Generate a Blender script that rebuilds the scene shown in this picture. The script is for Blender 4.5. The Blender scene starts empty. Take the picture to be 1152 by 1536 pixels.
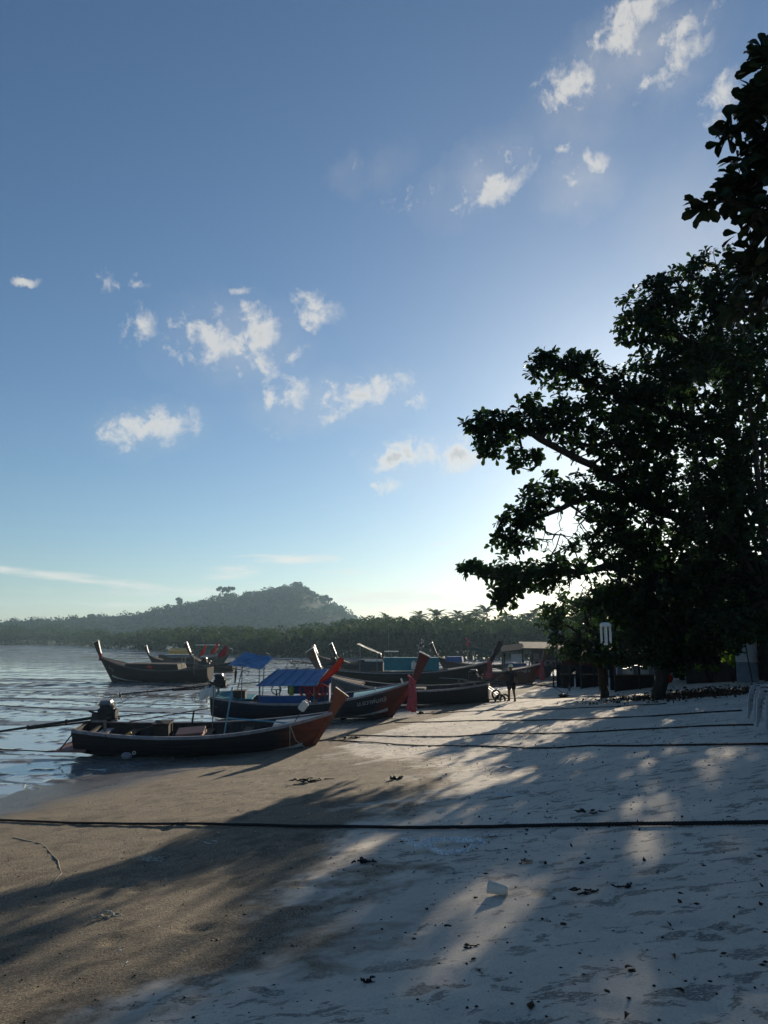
import bpy, bmesh, math, random
import numpy as np
from mathutils import Vector, Matrix, Quaternion, Euler

R = math.radians
random.seed(7)
rng = np.random.default_rng(11)
S = bpy.context.scene
COL = S.collection

# ------------------------------------------------------------------ camera
EYE = 3.40                                    # metres above the mudflat
FPX = 1153.0                                  # focal length in pixels of the 1152 x 1536 photo
PITCH = math.atan((957 - 768) / FPX)
cp, sp = math.cos(PITCH), math.sin(PITCH)
cam_data = bpy.data.cameras.new('camera')
cam = bpy.data.objects.new('camera', cam_data)
COL.objects.link(cam)
cam.location = (0, 0, EYE)
cam.rotation_euler = (math.pi / 2 + PITCH, 0, 0)
cam_data.sensor_fit = 'VERTICAL'
cam_data.sensor_height = 24.0
cam_data.lens = 24.0 * FPX / 1536.0
cam_data.clip_start = 0.05
cam_data.clip_end = 8000
S.camera = cam

def ray(px, py):
    r = (px - 576) / FPX; u = (768 - py) / FPX
    return Vector((r, cp - u * sp, u * cp + sp))
def P(px, py, depth):
    d = ray(px, py); t = depth / d.y
    return Vector((d.x * t, depth, EYE + d.z * t))

# ------------------------------------------------------------------ sun and sky
SUN_EL = R(14.3)
SUN_AZ = R(21.3)                              # to the right of straight ahead
SUN_DIR = Vector((math.sin(SUN_AZ) * math.cos(SUN_EL), math.cos(SUN_AZ) * math.cos(SUN_EL), math.sin(SUN_EL)))
sun_data = bpy.data.lights.new('sun', 'SUN')
sun_data.energy = 5.0
sun_data.angle = R(0.53)
sun_data.color = (1.0, 0.86, 0.66)
sun = bpy.data.objects.new('sun', sun_data)
COL.objects.link(sun)
sun.location = SUN_DIR * 100
sun.rotation_euler = SUN_DIR.to_track_quat('Z', 'Y').to_euler()

S.view_settings.view_transform = 'Standard'
S.view_settings.look = 'None'
S.view_settings.gamma = 1.0
S.view_settings.use_curve_mapping = False
S.view_settings.exposure = 0.6
S.cycles.use_denoising = True
S.cycles.max_bounces = 6
S.cycles.diffuse_bounces = 2
S.cycles.glossy_bounces = 2
S.cycles.transmission_bounces = 4
S.cycles.volume_bounces = 0
S.cycles.sample_clamp_indirect = 4.0

SKY_STRENGTH = 0.063
world = bpy.data.worlds.new('World'); S.world = world; world.use_nodes = True
world.cycles.sampling_method = 'MANUAL'; world.cycles.sample_map_resolution = 512
wn, wl = world.node_tree.nodes, world.node_tree.links
wn.clear()
def wnode(t, **k):
    n = wn.new(t)
    for a, b in k.items(): setattr(n, a, b)
    return n
def wmath(op, a, b=None, c=None, clamp=False):
    n = wnode('ShaderNodeMath', operation=op, use_clamp=clamp)
    for i, v in enumerate((a, b, c)):
        if v is None: continue
        if isinstance(v, (int, float)): n.inputs[i].default_value = v
        else: wl.new(v, n.inputs[i])
    return n.outputs[0]
sky = wnode('ShaderNodeTexSky', sky_type='NISHITA')
sky.sun_disc = False
sky.sun_elevation = SUN_EL
sky.sun_rotation = SUN_AZ
sky.altitude = 0
sky.air_density = 1.0
sky.dust_density = 0.42
sky.ozone_density = 4.1
# clouds: thin fair-weather scraps and low streaks, placed by azimuth and elevation
tc = wnode('ShaderNodeTexCoord')
sep = wnode('ShaderNodeSeparateXYZ'); wl.new(tc.outputs['Generated'], sep.inputs[0])
az = wmath('ARCTAN2', sep.outputs[0], sep.outputs[1])
el = wmath('ARCSINE', sep.outputs[2])
ae = wnode('ShaderNodeCombineXYZ'); wl.new(az, ae.inputs[0]); wl.new(el, ae.inputs[1])
nz1 = wnode('ShaderNodeTexNoise'); nz1.inputs['Scale'].default_value = 34; nz1.inputs['Detail'].default_value = 12
nz1.inputs['Roughness'].default_value = 0.64; nz1.inputs['Distortion'].default_value = 0.25
wl.new(ae.outputs[0], nz1.inputs['Vector'])
nz2 = wnode('ShaderNodeTexNoise'); nz2.inputs['Scale'].default_value = 9; nz2.inputs['Detail'].default_value = 5
nz2.inputs['Distortion'].default_value = 0.2
wl.new(ae.outputs[0], nz2.inputs['Vector'])
# warped lookup so that edges fray
wsub = wnode('ShaderNodeVectorMath', operation='SUBTRACT'); wl.new(nz1.outputs['Color'], wsub.inputs[0]); wsub.inputs[1].default_value = (.5, .5, .5)
wscl = wnode('ShaderNodeVectorMath', operation='SCALE'); wl.new(wsub.outputs[0], wscl.inputs[0]); wscl.inputs['Scale'].default_value = 0.05
wadd = wnode('ShaderNodeVectorMath', operation='ADD'); wl.new(ae.outputs[0], wadd.inputs[0]); wl.new(wscl.outputs[0], wadd.inputs[1])
wflat = wnode('ShaderNodeVectorMath', operation='MULTIPLY'); wl.new(wadd.outputs[0], wflat.inputs[0]); wflat.inputs[1].default_value = (1, 1, 0)
CLOUDS = [  # x, y, half width, half height (photo pixels), tilt in degrees, weight
    (955, 22, 76, 36, 28, 1.25), (1020, 42, 60, 22, 12, 1.1), (1010, 98, 60, 24, 20, .85), (865, 125, 52, 32, 0, 1.15),
    (895, 128, 22, 30, 30, .5), (950, 160, 20, 22, 0, .45), (1085, 140, 26, 40, -30, .75), (745, 280, 62, 26, 22, 1.2),
    (770, 235, 34, 10, 35, .4), (845, 232, 26, 9, 28, .5), (885, 248, 36, 24, 0, .8), (875, 292, 40, 12, 18, .4),
    (720, 250, 60, 8, 28, .35), (550, 250, 22, 8, 15, .5), (640, 290, 70, 14, 10, .3),
    (42, 425, 20, 8, 18, .7), (205, 426, 22, 10, 0, .7), (160, 424, 14, 16, -20, .5), (214, 486, 26, 28, 0, .9),
    (310, 510, 52, 42, 0, 1.15), (385, 500, 40, 40, 30, 1.1), (392, 548, 32, 24, 0, .85), (474, 466, 40, 26, -10, 1.1),
    (362, 432, 24, 8, 22, .4), (436, 594, 36, 32, 10, 1.05), (545, 586, 72, 24, 12, 1.2), (505, 622, 34, 14, 18, .75),
    (628, 604, 18, 18, 0, .8), (232, 640, 78, 28, 14, 1.2), (285, 622, 24, 16, 0, .7), (612, 684, 60, 24, 4, 1.35),
    (690, 680, 46, 26, 6, 1.25), (584, 732, 22, 12, 0, .85), (412, 655, 12, 14, 0, .4), (448, 530, 24, 12, 30, .4),
]
STREAKS = [(440, 838, 80, 6, 1, 1.0), (345, 858, 44, 9, 6, .8), (60, 862, 100, 6, -4, .8), (200, 877, 160, 6, -4, .85), (590, 897, 130, 12, 0, 1.1), (700, 906, 90, 10, 0, .8), (500, 858, 50, 4, 2, .6), (300, 893, 200, 6, -1, .55), (100, 905, 140, 5, 0, .4), (670, 815, 60, 5, 2, .4)]
dens = None
for (cx, cy, hw, hh, tilt, wt) in CLOUDS:
    d0 = ray(cx, cy).normalized()
    a0, e0 = math.atan2(d0.x, d0.y), math.asin(d0.z)
    k = 1.0 / FPX * math.cos(math.atan(math.hypot(cx - 576, cy - 768) / FPX)) ** 1.2
    mp = wnode('ShaderNodeMapping', vector_type='TEXTURE')
    mp.inputs['Location'].default_value = (a0, e0, 0)
    mp.inputs['Rotation'].default_value = (0, 0, R(tilt))
    mp.inputs['Scale'].default_value = (hw * 1.36 * k / max(.5, math.cos(e0)), hh * 1.36 * k, 1)
    wl.new(wflat.outputs[0], mp.inputs['Vector'])
    ln = wnode('ShaderNodeVectorMath', operation='LENGTH'); wl.new(mp.outputs[0], ln.inputs[0])
    f = wmath('MULTIPLY_ADD', ln.outputs['Value'], -wt, wt)
    dens = f if dens is None else wmath('MAXIMUM', dens, f)
dn = wmath('MULTIPLY_ADD', nz1.outputs['Fac'], 3.2, -1.66)
dn2 = wmath('MULTIPLY_ADD', nz2.outputs['Fac'], 0.9, -0.45)
dsum = wmath('ADD', wmath('ADD', dens, dn), dn2)
VEILS = [(940, 110, 190, 90, 20, .30), (720, 270, 130, 60, 20, .26), (870, 270, 100, 60, 10, .24), (350, 520, 150, 90, 0, .20), (500, 600, 180, 60, 8, .22), (640, 690, 120, 50, 4, .24), (230, 640, 110, 50, 10, .18), (560, 250, 90, 40, 15, .2), (1080, 330, 160, 130, 0, .2)]
# low streaks, drawn out along the horizon
aes = wnode('ShaderNodeVectorMath', operation='MULTIPLY'); wl.new(ae.outputs[0], aes.inputs[0]); aes.inputs[1].default_value = (1, 6, 0)
nz3 = wnode('ShaderNodeTexNoise'); nz3.inputs['Scale'].default_value = 14; nz3.inputs['Detail'].default_value = 9; nz3.inputs['Roughness'].default_value = .6; nz3.inputs['Distortion'].default_value = .5
wl.new(aes.outputs[0], nz3.inputs['Vector'])
sdens = None
for (cx, cy, hw, hh, tilt, wt) in STREAKS:
    d0 = ray(cx, cy).normalized(); mp = wnode('ShaderNodeMapping', vector_type='TEXTURE')
    mp.inputs['Location'].default_value = (math.atan2(d0.x, d0.y), math.asin(d0.z), 0); mp.inputs['Rotation'].default_value = (0, 0, R(tilt)); mp.inputs['Scale'].default_value = (hw * 1.5 / FPX, hh * 1.7 / FPX, 1)
    wl.new(ae.outputs[0], mp.inputs['Vector']); ln = wnode('ShaderNodeVectorMath', operation='LENGTH'); wl.new(mp.outputs[0], ln.inputs[0])
    f = wmath('MULTIPLY_ADD', ln.outputs['Value'], -wt, wt); sdens = f if sdens is None else wmath('MAXIMUM', sdens, f)
scov = wnode('ShaderNodeMapRange', interpolation_type='SMOOTHSTEP'); wl.new(wmath('ADD', sdens, wmath('MULTIPLY_ADD', nz3.outputs['Fac'], 2.2, -1.15)), scov.inputs['Value'])
scov.inputs['From Min'].default_value = 0.0; scov.inputs['From Max'].default_value = 1.1
scover = wmath('MULTIPLY', wmath('MULTIPLY', scov.outputs[0], wmath('MULTIPLY', sdens, 4.0, clamp=True)), .75)
gate = wmath('MULTIPLY', dens, 5.0, clamp=True)
cov = wnode('ShaderNodeMapRange', interpolation_type='SMOOTHSTEP')
wl.new(dsum, cov.inputs['Value'])
cov.inputs['From Min'].default_value = 0.0; cov.inputs['From Max'].default_value = 1.4
vd = None
for (cx, cy, hw, hh, tilt, wt) in VEILS:
    d0 = ray(cx, cy).normalized(); mp = wnode('ShaderNodeMapping', vector_type='TEXTURE')
    mp.inputs['Location'].default_value = (math.atan2(d0.x, d0.y), math.asin(d0.z), 0); mp.inputs['Rotation'].default_value = (0, 0, R(tilt)); mp.inputs['Scale'].default_value = (hw / FPX, hh / FPX, 1)
    wl.new(wflat.outputs[0], mp.inputs['Vector']); ln = wnode('ShaderNodeVectorMath', operation='LENGTH'); wl.new(mp.outputs[0], ln.inputs[0])
    f = wmath('MULTIPLY_ADD', ln.outputs['Value'], -wt, wt); vd = f if vd is None else wmath('MAXIMUM', vd, f)
vcover = wmath('MULTIPLY', wmath('MAXIMUM', vd, 0.0), wmath('MULTIPLY_ADD', nz2.outputs['Fac'], 3.0, -.85, clamp=True))
cover = wmath('MAXIMUM', vcover, wmath('MAXIMUM', wmath('MULTIPLY', wmath('MULTIPLY', cov.outputs[0], gate), 0.93), scover))
core = wnode('ShaderNodeMapRange', interpolation_type='SMOOTHSTEP'); wl.new(dsum, core.inputs['Value'])
core.inputs['From Min'].default_value = 0.75; core.inputs['From Max'].default_value = 1.5
ccol = wnode('ShaderNodeMix', data_type='RGBA')
wl.new(core.outputs[0], ccol.inputs['Factor'])
CB = 0.57 / SKY_STRENGTH
ccol.inputs['A'].default_value = (CB * .98, CB * .93, CB * .84, 1)
ccol.inputs['B'].default_value = (CB * .62, CB * .64, CB * .66, 1)
cmix = wnode('ShaderNodeMix', data_type='RGBA')
wbal = wnode('ShaderNodeVectorMath', operation='MULTIPLY'); wl.new(sky.outputs[0], wbal.inputs[0]); wbal.inputs[1].default_value = (1.02, 1.045, 1.02)   # camera white balance
wl.new(cover, cmix.inputs['Factor']); wl.new(wbal.outputs[0], cmix.inputs['A']); wl.new(ccol.outputs['Result'], cmix.inputs['B'])
bg = wnode('ShaderNodeBackground'); bg.inputs['Strength'].default_value = SKY_STRENGTH
wl.new(cmix.outputs['Result'], bg.inputs['Color'])
wo = wnode('ShaderNodeOutputWorld'); wl.new(bg.outputs[0], wo.inputs['Surface'])

# ------------------------------------------------------------------ helpers
def _h(ix, iy, seed):
    n = (ix.astype(np.int64) * 374761393 + iy.astype(np.int64) * 668265263 + seed * 974634777) & 0x7fffffff
    n = ((n ^ (n >> 13)) * 1274126177) & 0x7fffffff
    n = n ^ (n >> 16)
    return (n & 0xffff) / 65535.0
def vnoise(x, y, seed=0):
    x = np.asarray(x, float); y = np.asarray(y, float)
    ix = np.floor(x); iy = np.floor(y); fx = x - ix; fy = y - iy
    fx = fx * fx * (3 - 2 * fx); fy = fy * fy * (3 - 2 * fy)
    a = _h(ix, iy, seed); b = _h(ix + 1, iy, seed); c = _h(ix, iy + 1, seed); d = _h(ix + 1, iy + 1, seed)
    return (a * (1 - fx) + b * fx) * (1 - fy) + (c * (1 - fx) + d * fx) * fy - .5
def fbm(x, y, seed=0, o=4):
    v = 0; a = 1.0
    for i in range(o):
        v = v + a * vnoise(x, y, seed + i * 17); x = x * 2.03 + 5.1; y = y * 2.03 + 1.7; a *= .5
    return v

def sm(a, b, x):
    t = np.clip((np.asarray(x, float) - a) / (b - a), 0, 1); return t * t * (3 - 2 * t)
def shore(x, y):                       # metres up the beach from the edge of the mud
    return .92 * (x + 8) - .39 * (y - 17)
def base_h(x, y):
    x = np.asarray(x, float); y = np.asarray(y, float)
    s = shore(x, y) + fbm(x * .12, y * .12, 3, 2) * 1.6
    q_ = np.maximum(s, 0) / 14.5
    up = np.where(s > 0, np.where(q_ < 1, 1.85 * q_ ** 1.22, 1.85 + .9 * np.tanh((q_ - 1) * 2.4)), s * .06)
    return up * (1 - .22 * sm(6, 34, y)) + .06
def gh(x, y):
    return float(base_h(np.array([x]), np.array([y]))[0])
def ground(px, py):                    # where the line of sight meets the beach or the mudflat
    d = ray(px, py); t = .5
    for i in range(6000):
        p = Vector((0, 0, EYE)) + d * t
        h = max(gh(p.x, p.y), 0.0) if p.y < 140 else 0.0
        if p.z <= h: return Vector((p.x, p.y, h))
        t += max(.01, (p.z - h) * .35)
    return p

class MB:
    def __init__(self): self.v = []; self.f = []; self.m = []
    def add(self, vs, fs, mi=0):
        o = len(self.v); self.v += [tuple(p) for p in vs]
        for q in fs: self.f.append(tuple(i + o for i in q)); self.m.append(mi)
    def box(self, c, s, rot=None, mi=0, taper=1.0):
        c = Vector(c); vs = []
        for z in (-.5, .5):
            k = 1.0 if z < 0 else taper
            for x, y in ((-.5, -.5), (.5, -.5), (.5, .5), (-.5, .5)):
                p = Vector((x * s[0] * k, y * s[1] * k, z * s[2]))
                if rot is not None: p.rotate(rot)
                vs.append(c + p)
        self.add(vs, [(3, 2, 1, 0), (4, 5, 6, 7), (0, 1, 5, 4), (1, 2, 6, 5), (2, 3, 7, 6), (3, 0, 4, 7)], mi)
    def bar(self, a, b, w, h, mi=0):
        a = Vector(a); b = Vector(b); d = b - a
        q = d.to_track_quat('X', 'Z')
        self.box((a + b) / 2, (d.length, w, h), q, mi)
    def tube(self, pts, r, n=6, mi=0, cap=True):
        pts = [Vector(p) for p in pts]
        rr = r if isinstance(r, (list, tuple)) else [r] * len(pts)
        rings = []; up = Vector((0, 0, 1)); ref = None
        for i, p in enumerate(pts):
            d = (pts[min(i + 1, len(pts) - 1)] - pts[max(i - 1, 0)])
            if d.length < 1e-9: d = Vector((0, 0, 1))
            d.normalize()
            if ref is None: ref = d.orthogonal().normalized()
            else:
                ref = ref - d * ref.dot(d)
                ref = d.orthogonal().normalized() if ref.length < 1e-6 else ref.normalized()
            q = d.cross(ref)
            rings.append([p + (ref * math.cos(2 * math.pi * k / n) + q * math.sin(2 * math.pi * k / n)) * rr[i] for k in range(n)])
        self.loft(rings, True, cap, mi)
    def loft(self, rings, closed=True, cap=False, mi=0):
        n = len(rings[0]); vs = [p for r_ in rings for p in r_]; fs = []
        for i in range(len(rings) - 1):
            for k in range(n if closed else n - 1):
                a = i * n + k; b = i * n + (k + 1) % n
                fs.append((a, b, b + n, a + n))
        if cap:
            fs.append(tuple(range(n - 1, -1, -1))); fs.append(tuple(range((len(rings) - 1) * n, len(rings) * n)))
        self.add(vs, fs, mi)
    def lathe(self, prof, c=(0, 0, 0), n=12, rot=None, mi=0, cap=False):
        c = Vector(c); rings = []
        for (r_, z) in prof:
            ring = []
            for k in range(n):
                p = Vector((r_ * math.cos(2 * math.pi * k / n), r_ * math.sin(2 * math.pi * k / n), z))
                if rot is not None: p.rotate(rot)
                ring.append(c + p)
            rings.append(ring)
        self.loft(rings, True, cap, mi)
    def lump(self, c, r, seed=0, n=8, amp=.25, mi=0):
        c = Vector(c); rd = random.Random(seed); rings = []
        for i in range(n + 1):
            th = math.pi * i / n; ring = []
            for k in range(n + 2):
                a = 2 * math.pi * k / (n + 2)
                f = 1 + (rd.random() - .5) * 2 * amp * math.sin(th)
                ring.append(c + Vector((r[0] * math.sin(th) * math.cos(a) * f, r[1] * math.sin(th) * math.sin(a) * f, r[2] * math.cos(th) * f)))
            rings.append(ring)
        self.loft(rings, True, False, mi)
    def torus(self, c, R_, r_, rot=None, n=20, m=6, mi=0, wob=0, seed=0):
        rd = random.Random(seed); pts = []
        for k in range(n + 1):
            a = 2 * math.pi * k / n; rad = R_ * (1 + wob * math.sin(3 * a + seed))
            p = Vector((rad * math.cos(a), rad * math.sin(a), 0))
            if rot is not None: p.rotate(rot)
            pts.append(Vector(c) + p)
        self.tube(pts, r_, m, mi, False)
    def build(self, name, mat, parent=None, smooth=False):
        me = bpy.data.meshes.new(name)
        me.from_pydata(self.v, [], self.f)
        mats = mat if isinstance(mat, (list, tuple)) else [mat]
        for mm in mats: me.materials.append(mm)
        if len(mats) > 1: me.polygons.foreach_set('material_index', self.m)
        if smooth: me.polygons.foreach_set('use_smooth', [True] * len(me.polygons))
        me.update()
        o = bpy.data.objects.new(name, me); COL.objects.link(o)
        if parent is not None: o.parent = parent
        return o

def np_mesh(name, V, F, mat, parent=None, smooth=False):
    me = bpy.data.meshes.new(name)
    V = np.ascontiguousarray(V, np.float32); F = np.ascontiguousarray(F, np.int32); k = F.shape[1]
    me.vertices.add(len(V)); me.vertices.foreach_set('co', V.ravel())
    me.loops.add(F.size); me.loops.foreach_set('vertex_index', F.ravel())
    me.polygons.add(len(F)); me.polygons.foreach_set('loop_start', np.arange(0, F.size, k, dtype=np.int32))
    try: me.polygons.foreach_set('loop_total', np.full(len(F), k, np.int32))
    except Exception: pass
    if smooth: me.polygons.foreach_set('use_smooth', np.ones(len(F), bool))
    me.materials.append(mat); me.update(calc_edges=True)
    o = bpy.data.objects.new(name, me); COL.objects.link(o)
    if parent is not None: o.parent = parent
    return o

def tag(o, label=None, cat=None, group=None, kind=None):
    if label: o['label'] = label
    if cat: o['category'] = cat
    if group: o['group'] = group
    if kind: o['kind'] = kind
    return o
def empty(name, loc=(0, 0, 0), rot=(0, 0, 0), label=None, cat=None, group=None):
    o = bpy.data.objects.new(name, None); COL.objects.link(o)
    o.location = loc; o.rotation_euler = rot; o.empty_display_size = .2
    return tag(o, label, cat, group)
def copy_tree(o, parent=None):
    c = o.copy(); COL.objects.link(c); c.parent = parent
    for ch in list(o.children): copy_tree(ch, c)
    return c

# ------------------------------------------------------------------ materials
def M_new(name):
    m = bpy.data.materials.new(name); m.use_nodes = True
    nt = m.node_tree; nt.nodes.clear()
    out = nt.nodes.new('ShaderNodeOutputMaterial')
    return m, nt, out
class NT:
    def __init__(self, nt): self.nt = nt
    def n(self, t, **k):
        x = self.nt.nodes.new(t)
        for a, b in k.items(): setattr(x, a, b)
        return x
    def l(self, a, b): self.nt.links.new(a, b)
    def noise(self, vec, scale, detail=4, rough=.55, dist=0):
        x = self.n('ShaderNodeTexNoise'); x.inputs['Scale'].default_value = scale; x.inputs['Detail'].default_value = detail
        x.inputs['Roughness'].default_value = rough; x.inputs['Distortion'].default_value = dist
        self.l(vec, x.inputs['Vector']); return x.outputs['Fac']
    def ramp(self, v, a, b, lo=0.0, hi=1.0):
        x = self.n('ShaderNodeMapRange', interpolation_type='SMOOTHSTEP'); self.l(v, x.inputs['Value'])
        x.inputs['From Min'].default_value = a; x.inputs['From Max'].default_value = b
        x.inputs['To Min'].default_value = lo; x.inputs['To Max'].default_value = hi
        return x.outputs[0]
    def math(self, op, a, b=None, clamp=False):
        x = self.n('ShaderNodeMath', operation=op, use_clamp=clamp)
        for i, v in enumerate((a, b)):
            if v is None: continue
            if isinstance(v, (int, float)): x.inputs[i].default_value = v
            else: self.l(v, x.inputs[i])
        return x.outputs[0]
    def mix(self, f, a, b):
        x = self.n('ShaderNodeMix', data_type='RGBA')
        if isinstance(f, (int, float)): x.inputs['Factor'].default_value = f
        else: self.l(f, x.inputs['Factor'])
        for s_, v in (('A', a), ('B', b)):
            if isinstance(v, (tuple, list)): x.inputs[s_].default_value = (*v[:3], 1)
            else: self.l(v, x.inputs[s_])
        return x.outputs['Result']
    def bump(self, h, strength, dist, normal=None):
        x = self.n('ShaderNodeBump'); x.inputs['Strength'].default_value = strength; x.inputs['Distance'].default_value = dist
        self.l(h, x.inputs['Height'])
        if normal is not None: self.l(normal, x.inputs['Normal'])
        return x.outputs[0]
    def stretch(self, vec, s):
        x = self.n('ShaderNodeVectorMath', operation='MULTIPLY'); self.l(vec, x.inputs[0]); x.inputs[1].default_value = s
        return x.outputs[0]
def paint(name, col, rough=.55, var=.35, scale=5, grain=(1, 1, 1), bump=.15, metal=0.0, dirt=(.05, .04, .03), dirt_amt=.35):
    m, nt, out = M_new(name); N = NT(nt)
    g = N.n('ShaderNodeTexCoord').outputs['Object']
    gv = N.stretch(g, grain)
    a = N.noise(gv, scale, 6, .6, .3); b = N.noise(g, scale * .45, 4, .6); c = N.noise(gv, scale * 9, 3, .6)
    lo = tuple(x * (1 - var) for x in col); hi = tuple(min(1, x * (1 + var * .6)) for x in col)
    cc = N.mix(N.ramp(a, .3, .7), lo, hi)
    cc = N.mix(N.ramp(b, .52, .78, 0, dirt_amt), cc, dirt)
    cc = N.mix(N.ramp(c, .58, .75, 0, .25), cc, tuple(x * .6 for x in col))
    p = N.n('ShaderNodeBsdfPrincipled'); N.l(cc, p.inputs['Base Color'])
    N.l(N.ramp(a, .25, .75, max(.05, rough - .14), min(1, rough + .16)), p.inputs['Roughness'])
    p.inputs['Metallic'].default_value = metal
    p.inputs['Specular IOR Level'].default_value = .5 if rough < .5 else (.3 if rough < .65 else .12)
    if bump: N.l(N.bump(N.math('ADD', a, N.math('MULTIPLY', c, .5)), bump, .02), p.inputs['Normal'])
    N.l(p.outputs[0], out.inputs['Surface'])
    return m
def bow_paint(name, ca, cb, x0, lean, soft=.25, rough=.5):
    m, nt, out = M_new(name); N = NT(nt)
    g = N.n('ShaderNodeTexCoord').outputs['Object']; sp_ = N.n('ShaderNodeSeparateXYZ'); N.l(g, sp_.inputs[0])
    st = N.stretch(g, (.4, 1, 3)); a = N.noise(st, 4, 6, .6, .3)
    v = N.math('SUBTRACT', sp_.outputs[0], N.math('MULTIPLY', sp_.outputs[2], lean)); v = N.math('ADD', v, N.math('MULTIPLY', N.math('SUBTRACT', a, .5), soft * 2))
    la = N.mix(N.ramp(a, .3, .7), tuple(x * .6 for x in ca), tuple(x * 1.3 for x in ca)); lb = N.mix(N.ramp(a, .3, .7), tuple(x * .6 for x in cb), tuple(x * 1.25 for x in cb))
    p = N.n('ShaderNodeBsdfPrincipled'); N.l(N.mix(N.ramp(v, x0 - soft, x0 + soft), la, lb), p.inputs['Base Color'])
    N.l(N.ramp(a, .25, .75, rough - .12, rough + .15), p.inputs['Roughness'])
    fr = N.math('ABSOLUTE', N.math('SUBTRACT', N.math('FRACT', N.math('DIVIDE', sp_.outputs[2], .15)), .5)); seam = N.ramp(fr, .42, .5)
    N.l(N.bump(N.math('SUBTRACT', a, N.math('MULTIPLY', seam, 1.2)), .5, .02), p.inputs['Normal']); p.inputs['Specular IOR Level'].default_value = .3
    N.l(p.outputs[0], out.inputs['Surface']); return m
def leafmat(name, a, b, trans=.35, rough=.45, spec=.3):
    m, nt, out = M_new(name); N = NT(nt)
    pos = N.n('ShaderNodeNewGeometry').outputs['Position']
    nz = N.noise(pos, 1.3, 3, .6); rnd = N.noise(pos, 9, 1)
    cc = N.mix(N.ramp(N.math('ADD', N.math('MULTIPLY', nz, .5), N.math('MULTIPLY', rnd, .5)), .36, .64), a, b)
    p = N.n('ShaderNodeBsdfPrincipled'); N.l(cc, p.inputs['Base Color']); p.inputs['Roughness'].default_value = rough
    p.inputs['Specular IOR Level'].default_value = spec
    t = N.n('ShaderNodeBsdfTranslucent'); N.l(N.mix(.35, cc, (a[0] * 3, b[1] * 1.8, .02)), t.inputs['Color'])
    mx = N.n('ShaderNodeMixShader'); mx.inputs[0].default_value = trans
    N.l(p.outputs[0], mx.inputs[1]); N.l(t.outputs[0], mx.inputs[2]); N.l(mx.outputs[0], out.inputs['Surface'])
    return m

M = {}
M['hull_black'] = paint('hull_black', (.020, .016, .017), .6, .4, 4, (.3, 1, 3), .25, dirt=(.07, .06, .05))
M['hull_brown'] = paint('hull_brown', (.034, .026, .021), .7, .5, 5, (.2, 1, 5), .45, dirt=(.075, .062, .05))
M['hull_red'] = paint('hull_red', (.16, .032, .022), .45, .35, 4, (.3, 1, 3), .2)
M['hull_navy'] = paint('hull_navy', (.016, .016, .026), .55, .4, 4, (.3, 1, 3), .2, dirt=(.06, .05, .05))
M['hull_redbrown'] = paint('hull_redbrown', (.17, .045, .022), .42, .3, 5, (1, 1, .4), .2)
M['maroon'] = paint('maroon', (.11, .02, .020), .5, .35, 5, bump=.2)
M['hull_grey'] = paint('hull_grey', (.07, .075, .08), .6, .4, 5, (.2, 1, 5), .3)
M['rail_grey'] = paint('rail_grey', (.26, .24, .25), .5, .3, 7)
M['rail_dark'] = paint('rail_dark', (.10, .085, .075), .6, .3, 7)
M['white_paint'] = paint('white_paint', (.72, .70, .64), .35, .12, 7, bump=.05, dirt_amt=.2)
M['prow_glint_white'] = paint('prow_glint_white', (.85, .84, .80), .3, .08, 7, bump=.03, dirt_amt=.12)  # white gloss paint, colour raised to stand in for sun glint
M['stripe'] = paint('stripe', (.48, .47, .44), .6, .3, 8)
M['deck_green'] = paint('deck_green', (.24, .50, .44), .4, .25, 6, (.3, 1.5, 1), .15, dirt=(.4, .42, .38))
M['deck_grey'] = paint('deck_grey', (.38, .37, .35), .5, .3, 6, (.3, 2, 1), .2)
M['wood'] = paint('wood', (.16, .11, .075), .7, .4, 6, (.25, 2.5, 2.5), .3)
M['wood_dark'] = paint('wood_dark', (.055, .042, .034), .75, .4, 6, (.4, 2, 2), .3)
M['wood_red'] = paint('wood_red', (.26, .13, .105), .6, .3, 6, (.3, 2, 2), .2)
M['inner'] = paint('inner', (.050, .047, .047), .7, .4, 7, bump=.25)
M['inner_blue'] = paint('inner_blue', (.035, .06, .14), .6, .35, 6)
M['blue_panel'] = paint('blue_panel', (.015, .075, .24), .5, .25, 5, bump=.1, dirt_amt=.15)
M['blue_tarp'] = paint('blue_tarp', (.05, .19, .40), .42, .25, 4, (1, 1, 1), .35, dirt_amt=.1)
M['teal_panel'] = paint('teal_panel', (.01, .20, .24), .5, .25, 5, bump=.1, dirt_amt=.15)
M['green_tarp'] = paint('green_tarp', (.02, .07, .06), .55, .3, 4, bump=.3)
M['yellow_tarp'] = paint('yellow_tarp', (.62, .33, .04), .5, .25, 4, bump=.25, dirt_amt=.1)
M['blue_pole'] = paint('blue_pole', (.14, .34, .46), .45, .25, 6, bump=.05)
M['steel'] = paint('steel', (.20, .20, .21), .4, .35, 9, metal=.7)
M['engine'] = paint('engine', (.018, .018, .020), .4, .4, 12, metal=.3)
M['engine_pale'] = paint('engine_pale', (.20, .21, .22), .6, .3, 12, metal=.5)
M['flag'] = paint('flag', (.75, .045, .02), .8, .15, 5, bump=.2, dirt_amt=.05)
M['flag_dark'] = paint('flag_dark', (.40, .02, .03), .8, .2, 5, bump=.2, dirt_amt=.05)
M['pink'] = paint('pink', (.50, .10, .13), .85, .3, 10, bump=.3, dirt_amt=.2)
M['plastic_white'] = paint('plastic_white', (.70, .69, .64), .4, .15, 8, bump=.05, dirt_amt=.25)
M['plastic_chair'] = paint('plastic_chair', (.30, .32, .35), .4, .15, 5, bump=.04, dirt_amt=.3)
M['rope'] = paint('rope', (.030, .030, .032), .85, .5, 60, bump=.3)
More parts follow.
